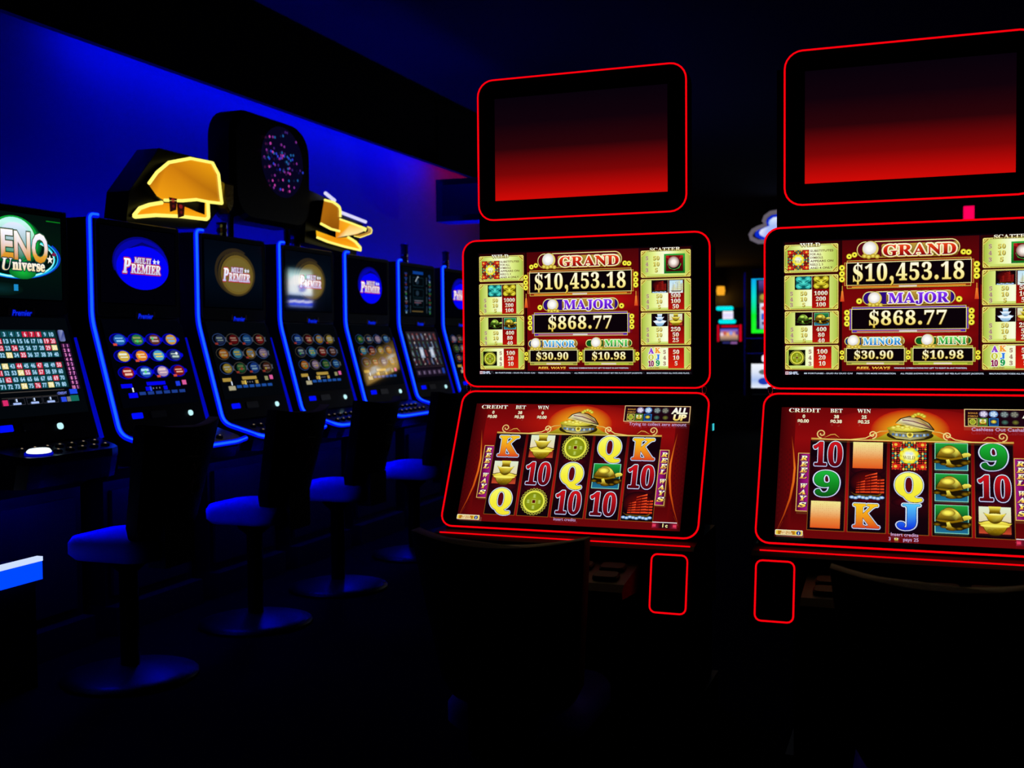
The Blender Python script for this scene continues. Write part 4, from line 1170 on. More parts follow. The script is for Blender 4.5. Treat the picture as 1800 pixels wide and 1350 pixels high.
def premier_lower(a, parent, org, blue, seed, rows=3):
    rr = random.Random(seed)
    a.rect(0, 0, 530, 400, '#010208' if blue else '#030509')
    a.flush('backdrop_print', parent, org)
    icons = ICONS[:]
    if seed:
        rr.shuffle(icons)
    k = 1.0 if blue else 0.62
    dim = lambda h: '#' + ''.join('%02x' % int(int(h[i:i + 2], 16) * k) for i in (1, 3, 5))
    for r in range(rows):
        for c in range(4):
            x, y = 78 + 118.5 * c, 93 + 75.5 * r
            c0, c1 = icons[r * 4 + c]
            if blue:
                a.ell(x, y, 57, 29, '#0404b8', 24)
                a.ell(x, y, 52, 25, '#020260', 24)
                a.ell(x + 54, y, 14, 10, '#0404e0', 12)
            else:
                a.ring(x, y, 55, 31, 2.5, '#4a4438' if (r + c) % 2 else '#2c4478', 24)
                a.line([(x + 52, y - 12), (x + 64, y + 12)], 3, '#5a6478')
                a.line([(x + 52, y + 12), (x + 64, y - 12)], 3, '#5a6478')
            a.blob(x + 8, y, 38, 24, dim(c0), dim(c0), 20)
            a.rect(x - 20, y - 12 + rr.randint(-3, 3), x + 30, y - 4, dim(c1))
            a.rect(x - 14, y + 2, x + 34, y + 9 + rr.randint(-2, 3), dim(c1))
            if rr.random() < 0.5:
                a.ell(x + rr.randint(-14, 22), y + rr.randint(-8, 12), 9, 7, dim(rr.choice(['#f0f4ff', '#e84a3a', '#4ac86a', '#f0d040'])), 8)
            if rr.random() < 0.45:
                a.rect(x - 40, y + 17, x - 16, y + 27, dim('#d84a3a'))
            a.flush('game_icon', parent, org)
    hi = '#0404f0' if blue else '#a88a3c'
    a.rect(20, 294, 92, 312, hi)
    a.rect(190, 290, 320, 306, hi)
    for i in range(3):
        a.ell(228 + i * 22, 320, 3, 4, '#8a8a98', 6)
    a.rect(176, 312, 202, 330, hi)
    a.rect(300, 312, 326, 330, hi)
    a.rect(204, 311, 216, 332, '#e8c85a' if not blue else '#2a4af8')
    a.rect(86, 312, 94, 332, '#e8f0ff')
    a.rect(394, 294, 424, 316, '#1c3ae0' if blue else '#8a8a60')
    a.rect(442, 290, 472, 312, '#d85a9a')
    a.rect(54, 336, 112, 358, '#0404f8' if blue else '#a8a080')
    for i in range(6):
        a.rect(126 + i * 56, 334, 168 + i * 56, 348, '#1c3a8a' if blue else '#1c4a98')
    a.flush('menu_bar', parent, org)


def keno_upper(a, parent, org):
    a.rect(0, 0, 510, 335, ('v', '#020e0c', '#03160e', '#02120e', '#020a0c'))
    a.rect(430, 16, 508, 20, '#0a7a1c')
    a.blob(190, 300, 110, 26, '#06282a', '#03130e', 20)
    a.rect(252, 280, 274, 305, '#1c8ac8')
    a.blob(258, 110, 150, 96, '#1cc84a', '#043018', 36, 0.5)
    a.ell(258, 104, 128, 92, '#0ca03a', 36)
    a.ell(258, 106, 112, 88, ('v', '#a8f8f0', '#e8fff8', '#4ae8a0', '#0c8a3a', '#0a5a2a'), 36)
    a.ell(262, 112, 88, 74, ('v', '#e8ecff', '#c0e8f8', '#3ad8d8', '#0ca86a', '#086a3a'), 36)
    for k, (rx, ry, w, c) in enumerate(((244, 92, 9, '#0a3ac8'), (232, 88, 7, '#1caaf0'), (214, 84, 9, '#2ae8f0'), (208, 80, 4, '#c8ffff'))):
        a.ring(262, 166 + k * 2, rx, ry, w, c, 44, 175, 410 if k else 395)
    a.blob(300, 232, 70, 26, '#14b83a', '#0a6a2a', 20)
    a.ell(470, 150, 14, 8, '#7a1c4a', 8)
    a.flush('logo_disc', parent, org)
    two = ('v', '#ffffff', '#f4f0ff', '#f0dcd8', '#e8a838', '#d88a1c')
    for t, x, y, w, h in (('K', 120, 180, 72, 118), ('E', 222, 176, 54, 104), ('N', 300, 178, 76, 104), ('O', 393, 184, 80, 108)):
        a.text(t, x, y, h, two, w=w, font='sans', bold=0.03, outs=[(5, '#0a4a3a'), (1.5, '#8a6a2a')])
    a.text('U', 210, 226, 46, ('v', '#ffffff', '#f0d8a0'), w=50, bold=0.0, shear=0.25, outs=[(4, '#0a2a3a')])
    a.text('niverse', 332, 222, 40, ('v', '#ffffff', '#f8e0a8'), w=168, bold=0.02, outs=[(4, '#06283a')])
    star(a, 446, 172, 19, '#fff4e4')
    a.flush('logo_lettering', parent, org)


def keno_lower(a, parent, org):
    a.rect(0, 0, 530, 400, '#03060a')
    a.rect(80, 52, 456, 164, '#0a2a2c')
    a.rect(80, 184, 456, 292, '#0a2a2c')
    a.flush('backdrop_print', parent, org)
    red = {6, 7, 8, 19, 20, 22, 24, 29, 35, 44, 47, 50, 55, 57, 62, 69, 76, 12, 51}
    yel = {30, 33, 42, 54, 74, 78}
    for n in range(80):
        r, c = divmod(n, 10)
        x = 112 + 35.1 * c
        y = (70 + r * 28) if r < 4 else (198 + (r - 4) * 27)
        k = n + 1
        bg, fg = (('#c81c3a', '#f8d0e0') if k in red else ('#e8d88a', '#fff8d8') if k in yel else ('#12525c', '#a8d8f8'))
        a.rect(x - 15, y - 11, x + 15, y + 11, bg)
        a.text(str(k), x, y + 8, 16, fg, font='sans', bold=0.03, w=22 if k > 9 else None)
        a.flush('number_tile', parent, org)
    a.rrect(464, 52, 498, 100, 8, ('h', '#2a3a8a', '#c8d4f8', '#2a3a8a'))
    for i in range(10):
        y = 118 + i * 19.5
        a.rect(466, y - 8, 512, y + 8, '#3a1440')
        a.text(str(i + 1), 478, y + 7, 13, '#f08ac8', font='sans', bold=0.04)
        a.text(str((i * 7) % 9 + 1), 500, y + 7, 13, '#e88ad8', font='sans', bold=0.04)
    a.flush('pay_column', parent, org)
    a.rect(90, 300, 420, 303, '#4a4440')
    a.rect(90, 322, 420, 324, '#3a3634')
    a.text('CREDIT', 405, 320, 9, '#7a8af0', font='sans', bold=0.03, w=50)
    a.rect(448, 302, 490, 322, '#1c4af0')
    a.rect(444, 328, 490, 352, '#146a5c')
    a.rect(392, 332, 420, 352, '#2a4ae8')
    a.rect(424, 332, 444, 352, '#7a7a78')
    for x in (160, 250, 335):
        a.frame_rect(x - 40, 326, x + 40, 352, 1.5, '#3a3a44')
        a.rect(x - 3, 328, x + 4, 340, '#c8dcff')
        a.rect(x - 20, 343, x + 20, 351, '#a8c0f8')
    a.rect(90, 330, 116, 352, '#d82a6a')
    a.flush('menu_bar', parent, org)


def reels_upper(a, parent, org):
    a.rect(0, 0, 510, 335, '#02060a')
    a.rect(170, 24, 340, 44, '#0a3a8a')
    rr = random.Random(11)
    for x in (60, 450):
        for i in range(9):
            a.rect(x - 22, 40 + i * 32, x + rr.randint(4, 24), 52 + i * 32, rr.choice(['#1c3a6a', '#2a4a5a', '#1c4a2a', '#4a4a5a', '#1c2a6a']))
            a.ell(x, 58 + i * 32, 12, 8, rr.choice(['#6a8a9a', '#1c3a6a', '#2a6a3a', '#5a2a2a']), 8)
    for x in (120, 392):
        for i in range(4):
            a.rect(x, 60 + i * 68, x + 6, 110 + i * 68, '#3a4a58')
    for y in (96, 176, 246):
        a.frame_rect(170, y - 30, 340, y + 30, 3, '#142a34')
        a.ell(240, y, 26, 18, '#1c2c3c', 12)
    a.line([(210, 96), (250, 60), (262, 66)], 8, '#a8b4c0')
    a.rect(190, 226, 330, 232, '#5a5a68')
    a.rect(190, 240, 300, 246, '#6a4a58')
    a.rect(150, 300, 330, 308, '#5a4a28')
    a.flush('screen_print', parent, org)


def reels_lower(a, parent, org):
    a.rect(0, 0, 530, 400, '#040408')
    a.rect(20, 40, 510, 300, ('v', '#241c24', '#1c1620', '#281c28'))
    rr = random.Random(4)
    for c in range(7):
        x = 54 + c * 70
        a.rect(x - 30, 46, x + 30, 294, ('v', '#2a2228', '#161218'))
        for r in range(4):
            y = 78 + r * 60
            col = rr.choice(['#8a94a8', '#3a5a4a', '#7a3a3a', '#4a5a8a', '#a8a0a0', '#3a6a5a'])
            a.poly([(x - 16, y - 22), (x + 4, y - 26), (x + 18, y + 20), (x + 2, y + 24)], col)
            a.ell(x + rr.randint(-8, 8), y, 12, 16, rr.choice(['#6a7484', '#2a3a5a', '#5a2a34']), 8)
    for x, y in ((200, 190), (370, 190)):
        a.rect(x - 30, y - 36, x + 30, y + 40, '#9aa8c0')
        a.rect(x - 20, y - 20, x + 18, y + 24, '#c8d0dc')
    a.rect(20, 306, 510, 366, '#120c18')
    for i in range(5):
        a.rect(40 + i * 84, 320, 96 + i * 84, 350, '#3a2c44')
        a.rect(60 + i * 84, 326, 70 + i * 84, 346, '#8a7a98')
    a.rect(460, 310, 500, 350, '#1c3a9a')
    a.flush('screen_print', parent, org)


def smooth_path(pts, r=0.03, seg=5):
    """round the corners of a polyline"""
    out = [Vector(pts[0])]
    for i in range(1, len(pts) - 1):
        p, a, b = Vector(pts[i]), Vector(pts[i - 1]), Vector(pts[i + 1])
        d = min(r, (a - p).length * 0.45, (b - p).length * 0.45)
        p0, p1 = p + (a - p).normalized() * d, p + (b - p).normalized() * d
        for k in range(seg + 1):
            t = k / seg
            out.append(p0 * (1 - t) ** 2 + p * 2 * t * (1 - t) + p1 * t * t)
    out.append(Vector(pts[-1]))
    return out


def blue_machine(i, label, kind, candle=True):
    y = Y0 + PITCHY * i
    W = 0.62
    org = (-3.5, y + W / 2, 0)
    t = thing('slot_machine', org, label, 'slot machine', 'blue tubed slot machines along the wall')
    xk, zk = KNEE
    xc, zc = CORNER
    # cabinet in profile
    prof = [(-3.34, 1.8), (xk - 0.012, zk), (xc - 0.012, zc), (xc - 0.03, 0.72), (-3.3, 0.66), (-3.3, 0.12), (-3.9, 0.12), (-3.9, 1.72), (-3.86, 1.8)]
    MB().loft([[(x, yy, z) for x, z in prof] for yy in (y + 0.012, y + W - 0.004)]).build('cabinet', BLACK, t, org)
    MB().box(-3.92, -3.24, y + 0.01, y + W, 0.0, 0.12).build('plinth', SATIN, t, org)
    # upper door with its screen
    up = Frame((XF, y + W / 2, 1.585), (0, 1, 0), (0, 0, 1))
    door = up.slab(rr_path(W - 0.035, 0.43, 0.03, 5, 0.006, 0), -0.02, 0.004, 0.006).build('upper_door', BEZEL, t, org)
    up.prism([(-0.265, -0.155), (0.262, -0.155), (0.262, 0.19), (-0.265, 0.19)], 0.0, 0.0055).build('screen_glass', GLASS, door, org)
    up.ring(rr_path(W - 0.05, 0.42, 0.026, 5, 0.006, 0), 0.004, 0.0014, 5).build('door_trim', STEEL, door, org)
    a = Art(Frame((XF, y + 0.055, 1.77), (0, 1, 0), (0, 0, 1)), 0.001, 0.0065)
    # lower door leans
    dv = (Vector((xk, 0, zk)) - Vector((xc, 0, zc))).normalized()
    L = 0.514
    lo = Frame((xk, y + W / 2, zk), (0, 1, 0), dv)
    d2 = lo.slab(rr_path(W - 0.035, L - 0.01, 0.02, 4, 0.006, -L / 2), -0.02, 0.004, 0.006).build('lower_door', BEZEL, t, org)
    lo.prism([(-0.265, -0.37), (0.262, -0.37), (0.262, -0.035), (-0.265, -0.035)], 0.0, 0.0055).build('screen_glass', GLASS, d2, org)
    b = Art(Frame(lo.p(-W / 2 + 0.05, 0), (0, 1, 0), dv), 0.001, 0.0065)
    if kind == 'keno':
        keno_upper(a, door, org)
        keno_lower(b, d2, org)
    elif kind == 'reels':
        reels_upper(a, door, org)
        reels_lower(b, d2, org)
    else:
        bl = kind == 'blue'
        premier_upper(a, door, org, bl, *((188, 113) if i == 0 else (158, 110)))
        premier_lower(b, d2, org, bl and i == 0, i)
    # maker's name plate between the screens
    c = Art(Frame((XF, y, 1.36), (0, 1, 0), (0, 0, 1)), 0.001, 0.0065)
    c.text('Premier', 345, -9, 20, '#0a2af4', w=98, font='sans', bold=0.02, shear=0.2, outs=[(3, '#02026a')])
    c.flush('name_plate', door, org)
    for q, x in enumerate((282, 408)):
        up.slab(rr_path(0.014, 0.03, 0.005, 3, x / 1000 - 0.31, -0.2), 0.003, 0.007, 0.002).build('lock', surf('bronze', '#6a4a30', 0.4, metal=0.7), door, org)
    # note acceptor, ticket slot and lit button below the lower screen
    lo.slab(rr_path(0.07, 0.026, 0.004, 2, -W / 2 + 0.13, -0.438), 0.004, 0.008, 0.002).build('note_slot_light', glow('blue_slot', (0.0, 0.004, 1.0), 1.0), d2, org)
    lo.slab(rr_path(0.11, 0.034, 0.006, 2, -W / 2 + 0.27, -0.44), 0.004, 0.009, 0.003).build('ticket_slot', STEEL, d2, org)
    lo.slab(rr_path(0.032, 0.026, 0.012, 4, -W / 2 + (0.405 if kind == 'keno' else 0.5), -0.448), 0.004, 0.01, 0.003).build('lit_button', glow('pale_button', (0.55, 0.95, 1.0), 1.0), d2, org)
    # the glowing tube: down the near side, then out along the deck
    ty = y - 0.004
    path = [(-3.33, ty + 0.055, 1.808), (-3.327, ty, 1.806), (xk + 0.004, ty, zk), (xc, ty, zc), (-2.965, ty, 0.802), (-2.962, y + 0.1, 0.80), (-2.962, y + W - 0.1, 0.80), (-2.985, y + W, 0.806)]
    if kind == 'keno':
        path = path[:4]
    sp = smooth_path(path, 0.045, 6)
    tb = MB().tube(sp, 0.0125, 10).build('tube_light', BLUE_LED, t, org, True)
    MB().tube([p + Vector((0.008, -0.006, 0.002)) for p in sp], 0.0062, 8).build('tube_core', BLUE_CORE, tb, org, True)
    MB().tube(smooth_path([(xk + 0.01, y + W + 0.006, 1.28), (xc, y + W + 0.006, zc)], 0.04), 0.009, 8).build('side_light', BLUE_DIM, t, org, True)
    # button deck
    f = -2.975 if kind != 'keno' else -2.99
    zf = 0.80 if kind != 'keno' else 0.838
    e = 0.0 if kind != 'keno' else -0.09
    out = [(xc - 0.02, y + 0.01), (f - 0.05, y + 0.01), (f - 0.012, y + 0.03), (f, y + 0.08), (f, y + W - 0.08 + e), (f - 0.015, y + W - 0.03 + e), (f - 0.05, y + W - 0.005 + e), (xc - 0.02, y + W - 0.005)]
    zt = lambda x: zc + (zf - zc) * (x - xc) / (f - xc) + 0.006
    deck = MB().loft([[(x - 0.02 if x > f - 0.06 else x, yy, 0.73) for x, yy in out], [(x, yy, zt(x) - 0.03) for x, yy in out], [(x, yy, zt(x)) for x, yy in out]]).build('button_deck', surf('glossy_black_deck', '#15151c', 0.25, scale=40), t, org)
    fd = Frame((f, y, zf + 0.006), (0, 1, 0), (Vector((xc, 0, zc)) - Vector((f, 0, zf))).normalized())
    for r in range(2):
        for k in range(7):
            yy = 0.09 + k * 0.064 + 0.02 * r
            bt = fd.slab([(yy + 0.02 * math.cos(t2), 0.055 + r * 0.07 + 0.015 * math.sin(t2)) for t2 in [math.pi * q / 5 for q in range(10)]], 0, 0.009, 0.004)
            bo = bt.build('button', SATIN, deck, org)
            fd.slab([(yy + 0.004 * math.cos(t2), 0.055 + r * 0.07 + 0.004 * math.sin(t2)) for t2 in [math.pi * q / 3 for q in range(6)]], 0.009, 0.0115, 0.001).build('button_lamp', glow('amber_pip', (0.28, 0.2, 0.12), 1.0), deck, org)
    if kind == 'keno':
        fd.slab([(0.115 + 0.055 * math.cos(t2), 0.05 + 0.03 * math.sin(t2)) for t2 in [math.pi * q / 10 for q in range(20)]], 0.008, 0.02, 0.008).build('lit_start_button', glow('white_button', (0.85, 0.97, 1.0), 1.2), deck, org)
        fd.slab([(0.115 + 0.062 * math.cos(t2), 0.05 + 0.036 * math.sin(t2)) for t2 in [math.pi * q / 10 for q in range(20)]], 0.0, 0.008, 0.003).build('button_collar', BLUE_DIM, deck, org)
    MB().box(-3.14, -3.08, y + 0.2, y + W - 0.18, 0.7235, 0.7295).build('added_seat_glow', glow('seat_fill_blue', (0.0, 0.003, 1.0), 68), t, org)  # added glow strip, tucked under the deck to brighten the seats
    # belly door
    MB().box(-3.31, -3.285, y + 0.05, y + W - 0.05, 0.16, 0.62).build('belly_door', SATIN, t, org)
    if candle:
        cy, cxx = (y + 0.46, -3.5) if i != 3 else (y + 0.54, -3.64)
        MB().lathe([(0.034, 0), (0.034, 0.012), (0.026, 0.02), (0.026, 0.085), (0.03, 0.088), (0.03, 0.095), (0.0, 0.1)] if i in (1, 2) else [(0.034, 0), (0.034, 0.02), (0.026, 0.03), (0.026, 0.14), (0.03, 0.145), (0.03, 0.155), (0.0, 0.165)], cxx, cy, 1.8, 14).build('signal_lamp', surf('smoked_plastic', '#2a2c38', 0.15, scale=12), t, org)
        for z, m in ((1.822, CHROME), (1.846, surf('copper_band', '#8a5a40', 0.3, metal=0.8)), (1.868, CHROME)):
            MB().lathe([(0.0285, 0), (0.0285, 0.016), (0.0, 0.016)], cxx, cy, z, 14).build('lamp_band', m, t, org)
    return t


blue_machine(-1, 'keno machine with a lit number board and green logo screen', 'keno', False)
blue_machine(0, 'slot machine with a wide bright blue oval logo, next to the keno machine', 'blue', False)
blue_machine(1, 'slot machine with an olive gold disc logo, beside the wide blue oval one', 'gold')
blue_machine(2, 'slot machine with an olive gold disc logo, under the golden wing sign', 'gold')
blue_machine(3, 'slot machine with a round blue logo, between the olive disc and dim grey machines', 'blue')
blue_machine(4, 'slot machine showing dim grey reels on both screens', 'reels')
blue_machine(5, 'slot machine half hidden behind the red edged machine, last in the row', 'blue')


# ------------------------------------------------------------------ chairs
def chair(loc, rotz, label, group, back_mat=LEATHER, dz=0.0, script=True):
    t = thing('casino_chair', (loc[0], loc[1], 0), label, 'chair', group)
    t.rotation_euler = (0, 0, rotz)
    o = (0, 0, 0)
    # seat cushion: rounded slab with a domed top
    out = rr_path(0.38, 0.36, 0.09, 6, 0.02, 0.0)
    z = 0.5 + dz
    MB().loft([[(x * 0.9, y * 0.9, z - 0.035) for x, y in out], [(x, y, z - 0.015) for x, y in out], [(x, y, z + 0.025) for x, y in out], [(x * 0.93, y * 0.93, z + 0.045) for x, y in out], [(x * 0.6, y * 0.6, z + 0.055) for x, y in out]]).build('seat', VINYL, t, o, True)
    # backrest: curved shell with raised corners and a rounded foot
    nu, nv, th = 14, 10, 0.05

    def bp(u, v, d):
        hw = (0.165 + 0.052 * v) * (min(1.0, 0.55 + (v / 0.16) ** 0.6 * 0.45) if v < 0.16 else 1.0)
        x = 0.19 + 0.1 * v - 0.05 * u * u + d
        return (x, u * hw, z + 0.01 + 0.44 * v + (0.022 * u * u * v ** 4) + 0.0)
    rings = []
    for i in range(nv + 1):
        v = i / nv
        fr = [bp(-1 + 2 * j / nu, v, -th / 2) for j in range(nu + 1)]
        bk = [bp(1 - 2 * j / nu, v, th / 2) for j in range(nu + 1)]
        rings.append(fr + bk)
    back = MB().loft(rings).build('backrest', back_mat, t, o, True)
    m = back.modifiers.new('round', 'BEVEL')
    m.width, m.segments, m.limit_method, m.angle_limit = 0.012, 2, 'ANGLE', math.radians(50)
    if script:                                            # curled stitched monogram
        def st(pts, r=0.0022):
            return [Vector(bp(u / 0.2, v, th / 2 + 0.002)) for u, v in pts], r
        mb = MB()
        for pts in ([(-0.07, 0.72), (-0.02, 0.76), (0.05, 0.74)], [(-0.02, 0.76), (-0.04, 0.66), (-0.07, 0.6), (-0.085, 0.64), (-0.07, 0.68)], [(0.0, 0.62), (0.03, 0.7), (0.035, 0.62), (0.07, 0.7), (0.075, 0.61)],
                    [(0.0, 0.56), (0.01, 0.46), (-0.02, 0.4), (-0.035, 0.45)], [(0.01, 0.46), (0.03, 0.52), (0.045, 0.55), (0.04, 0.43), (0.06, 0.42)], [(0.075, 0.5), (0.08, 0.42), (0.1, 0.43), (0.105, 0.5)]):
            p, r = st(pts)
            mb.tube(smooth_path(p, 0.03, 4), r, 5)
        em = mb.build('stitched_monogram', surf('dull_thread', '#c8c2a8', 0.7), back, o)
        em['kind'] = 'stuff'
    MB().box(0.16, 0.235, -0.085, 0.085, z - 0.06, z + 0.1).build('back_bracket', SATIN, t, o)
    MB().lathe([(0.035, 0.0), (0.035, z - 0.1), (0.07, z - 0.07), (0.09, z - 0.035), (0.0, z - 0.035)], 0, 0, 0, 16).build('pedestal', surf('dark_metal', '#141418', 0.4, metal=0.8), t, o, True)
    MB().lathe([(0.25, 0.0), (0.25, 0.012), (0.2, 0.025), (0.04, 0.05), (0.0, 0.05)], 0, 0, 0, 24).build('base', surf('dark_metal', '#141418', 0.4, metal=0.8), t, o, True)
    return t


for k, (y, lab) in enumerate(((3.38, 'black chair with script on its back, in front of the keno machine'),
                              (4.22, 'black chair with script on its back, in front of the wide blue oval machine'),
                              (4.97, 'black chair in front of the olive disc machine, third from the keno machine'),
                              (5.88, 'black chair beside the red edged machine, fourth from the keno machine'),
                              (6.62, 'black chair mostly hidden by the red edged machine, its seat glowing blue'))):
    chair((-2.79, y), 0.0, lab, 'chairs along the blue machines', script=k < 3)
chair((-0.93, 2.66), -math.pi / 2, 'dark oxblood chair pushed up to the machine with two ingot towers', 'chairs at the red machines', REDLEATHER, -0.172, False)
chair((0.05, 2.5), -math.pi / 2, 'dark oxblood chair pushed up to the machine with three turtles', 'chairs at the red machines', REDLEATHER, -0.17, False)

# ------------------------------------------------------------------ lit foot rail beside the keno machine
t = thing('foot_rail', (-3.06, 2.7, 0), 'glowing blue and white light bar low in front of the keno machine', 'light')
MB().box(-3.16, -3.03, 2.3, 3.165, 0.0, 0.46).build('plinth', SATIN, t, (-3.06, 2.7, 0))
MB().box(-3.03, -3.0, 2.3, 3.17, 0.40, 0.468).build('blue_diffuser', glow('rail_blue', (0.0, 0.045, 1.0), 1.5), t, (-3.06, 2.7, 0))
MB().box(-3.022, -2.995, 2.3, 3.168, 0.468, 0.484).build('white_diffuser', glow('rail_white', (0.62, 0.74, 1.0), 1.0), t, (-3.06, 2.7, 0))

# ------------------------------------------------------------------ golden ribbon sign over the machines
org = (-3.42, 5.4, 1.8)
SG = thing('ribbon_sign', org, 'golden ribbon shaped light sign with a dark centre panel above the machines', 'sign')
SF = Frame((-3.42, 0, 0), (0, 1, 0), (0, 0, 1))
NEON = glow('yellow_neon', (1.0, 0.86, 0.16), 1.25)
PALE = glow('lavender_neon', (0.72, 0.7, 1.0), 1.0)


def ribbon(outline, cols, depth, front, name='ribbon', tube=0.007, skip=()):
    """box-built letter: black sides, lit face, neon along the rim"""
    body = SF.prism(outline, -depth, front).build(name, BLACK, SG, org)
    a = Art(Frame((-3.42, 0, 0), (0, 1, 0), (0, 0, 1)), 1.0, front + 0.001, 0.0002)
    a.poly([(x, -z) for x, z in outline], cols)
    a.flush('lit_face', body, org)
    n = len(outline)
    segs = [i for i in range(n) if i not in skip]
    mb = MB()
    for i in segs:
        p, q = outline[i], outline[(i + 1) % n]
        mb.tube([SF.p(p[0], p[1], front + 0.006), SF.p(q[0], q[1], front + 0.006)], tube, 6)
    nb = mb.build('neon_rim', NEON, body, org)
    nb['kind'] = 'stuff'
    return body


OR = ('v', '#ffc41c', '#f08a0c', '#ffb818', '#ff9a10')
DK = ('v', '#b06a10', '#7a4408', '#c87a14', '#8a4e0a')
# right wing
ribbon([(5.931, 2.113), (6.03, 2.112), (6.079, 2.101), (6.11, 2.09), (6.12, 2.07), (6.118, 2.03), (6.104, 1.941), (6.0, 1.945), (5.88, 1.966)], DK, 0.12, 0.03, 'ribbon', 0.008, (5, 8))
ribbon([(6.124, 2.026), (6.32, 2.012), (6.513, 1.996), (6.5, 1.979), (6.395, 1.948), (6.23, 1.922), (6.12, 1.901)], ('h', '#f08a0c', '#fff0b0', '#ffb81c', '#ff9a10', '#fff0a0'), 0.12, 0.0, 'ribbon', 0.006, (3, 4, 5, 6))
ribbon([(6.514, 2.008), (6.56, 2.004), (6.576, 1.99), (6.562, 1.968), (6.48, 1.946), (6.407, 1.928), (6.33, 1.931), (6.43, 1.952), (6.52, 1.974), (6.53, 1.99)], ('v', '#b89a60', '#8a5a18', '#d89a30'), 0.12, 0.012, 'ribbon', 0.003, (6, 7, 8, 9))
ribbon([(5.867, 1.925), (6.0, 1.912), (6.12, 1.901), (6.255, 1.918), (6.35, 1.897), (6.418, 1.865), (6.417, 1.847), (6.2, 1.855), (6.0, 1.868), (5.872, 1.884)], OR, 0.12, 0.008, 'ribbon', 0.008, (0, 1, 2, 9))
# left wing
ribbon([(4.217, 1.845), (4.26, 1.883), (4.328, 1.906), (4.422, 1.927), (4.542, 1.936), (4.591, 1.929), (4.642, 1.922), (4.70, 1.912), (4.764, 1.905), (4.768, 1.966), (4.786, 1.966), (4.788, 1.893), (4.77, 1.882), (4.565, 1.876), (4.373, 1.862), (4.223, 1.839)], OR, 0.12, 0.008, 'ribbon', 0.009, (3, 4, 5, 6, 7, 8, 9))
ribbon([(4.30, 2.0), (4.362, 1.95), (4.412, 1.936), (4.547, 1.949), (4.663, 1.968), (4.773, 1.968), (4.876, 1.973), (4.868, 2.006), (4.85, 2.12), (4.80, 2.17), (4.62, 2.165), (4.45, 2.12), (4.36, 2.06)], ('v', '#f0a010', '#b8600c', '#a8640c', '#ffa814'), 0.12, 0.03, 'ribbon', 0.008, (0, 1))
a = Art(SF, 1.0, 0.043, 0.0003)
for dy in (0.0, 0.058):
    x, zz = 4.448 + dy, 1.953 - dy * 0.4
    a.poly([(x - 0.012, -zz - 0.0), (x + 0.05, -zz + 0.0), (x + 0.042, -zz + 0.055), (x - 0.006, -zz + 0.07)], '#2a0c0c')
    a.ell(x + 0.018, -zz + 0.012, 0.014, 0.01, '#8a1c1c', 10)
    a.ell(x + 0.02, -zz + 0.04, 0.01, 0.008, '#5a1414', 10)
a.flush('ribbon_lettering', SG, org)
# dark casings behind the wings, lavender light strips, gold tassel, centre panel
SF.prism([(4.19, 1.80), (4.80, 1.84), (4.90, 1.94), (4.90, 2.19), (4.44, 2.19), (4.22, 1.96)], -0.14, -0.01).build('casing', BLACK, SG, org)
SF.prism([(5.80, 1.85), (6.44, 1.815), (6.46, 1.87), (6.54, 2.03), (6.15, 2.07), (6.1, 2.14), (5.84, 2.17)], -0.14, -0.03).build('casing', BLACK, SG, org)
MB().tube([SF.p(6.168, 2.07, 0), SF.p(6.521, 2.04, 0)], 0.011, 8).build('light_strip', PALE, SG, org)
MB().tube([SF.p(6.0, 2.165, 0), SF.p(6.115, 2.132, 0)], 0.011, 8).build('light_strip', PALE, SG, org)
GOLDM = surf('gilded', '#a88a2c', 0.35, metal=0.6, scale=80, bump=0.8)
SF.slab([(4.905, 2.09), (4.995, 2.09), (5.0, 1.99), (4.985, 1.955), (4.96, 1.93), (4.925, 1.955), (4.905, 1.985)], -0.04, 0.03, 0.012).build('gold_tassel', GOLDM, SG, org)
cp = SF.slab(rr_path(0.80, 0.60, 0.16, 6, 5.44, 2.215), -0.16, 0.0, 0.03).build('centre_panel', BLACK, SG, org)
a = Art(SF, 1.0, 0.002, 0.0003)
rr = random.Random(9)
a.ell(5.52, -2.28, 0.22, 0.2, '#06041c', 30)
for i in range(70):
    q, w = rr.uniform(0, 6.28), rr.uniform(0.03, 0.19)
    a.ell(5.52 + w * math.cos(q) * 1.1, -2.28 + w * math.sin(q), 0.009, 0.008, rr.choice(['#7a2a8a', '#2a3ac8', '#b83a9a', '#3a1c6a', '#1c5a9a']), 8)
a.flush('starry_display', cp, org)
for y in (4.62, 5.12, 5.68, 6.24):
    MB().lathe([(0.016, 0), (0.016, 0.15), (0.0, 0.15)], -3.5, y, 1.80, 10).build('post', STEEL, SG, org)

# ------------------------------------------------------------------ things further off
t = thing('hanging_display', (-3.45, 8.6, 2.25), 'black box shaped display hanging from the ceiling at the far end of the wall', 'display')
MB().box(-3.80, -3.06, 8.5, 8.75, 2.25, 2.6).build('housing', BLACK, t, (-3.45, 8.6, 2.25))
MB().lathe([(0.02, 0), (0.02, 0.66), (0, 0.66)], -3.45, 8.62, 2.595, 10).build('hanger', STEEL, t, (-3.45, 8.6, 2.25))
MB().box(-3.74, -3.12, 8.49, 8.5, 2.3, 2.55).build('screen', GLASS, t, (-3.45, 8.6, 2.25))


def bright_print(name, strength):
    m = bpy.data.materials.new(name)
    m.use_nodes = True
    nt = m.node_tree
    nt.nodes.clear()
    at = nt.nodes.new('ShaderNodeAttribute')
    at.attribute_name = 'ink'
    em = nt.nodes.new('ShaderNodeEmission')
    em.inputs[1].default_value = strength
    ou = nt.nodes.new('ShaderNodeOutputMaterial')
    nt.links.new(at.outputs['Color'], em.inputs[0])
    nt.links.new(em.outputs[0], ou.inputs[0])
    return m


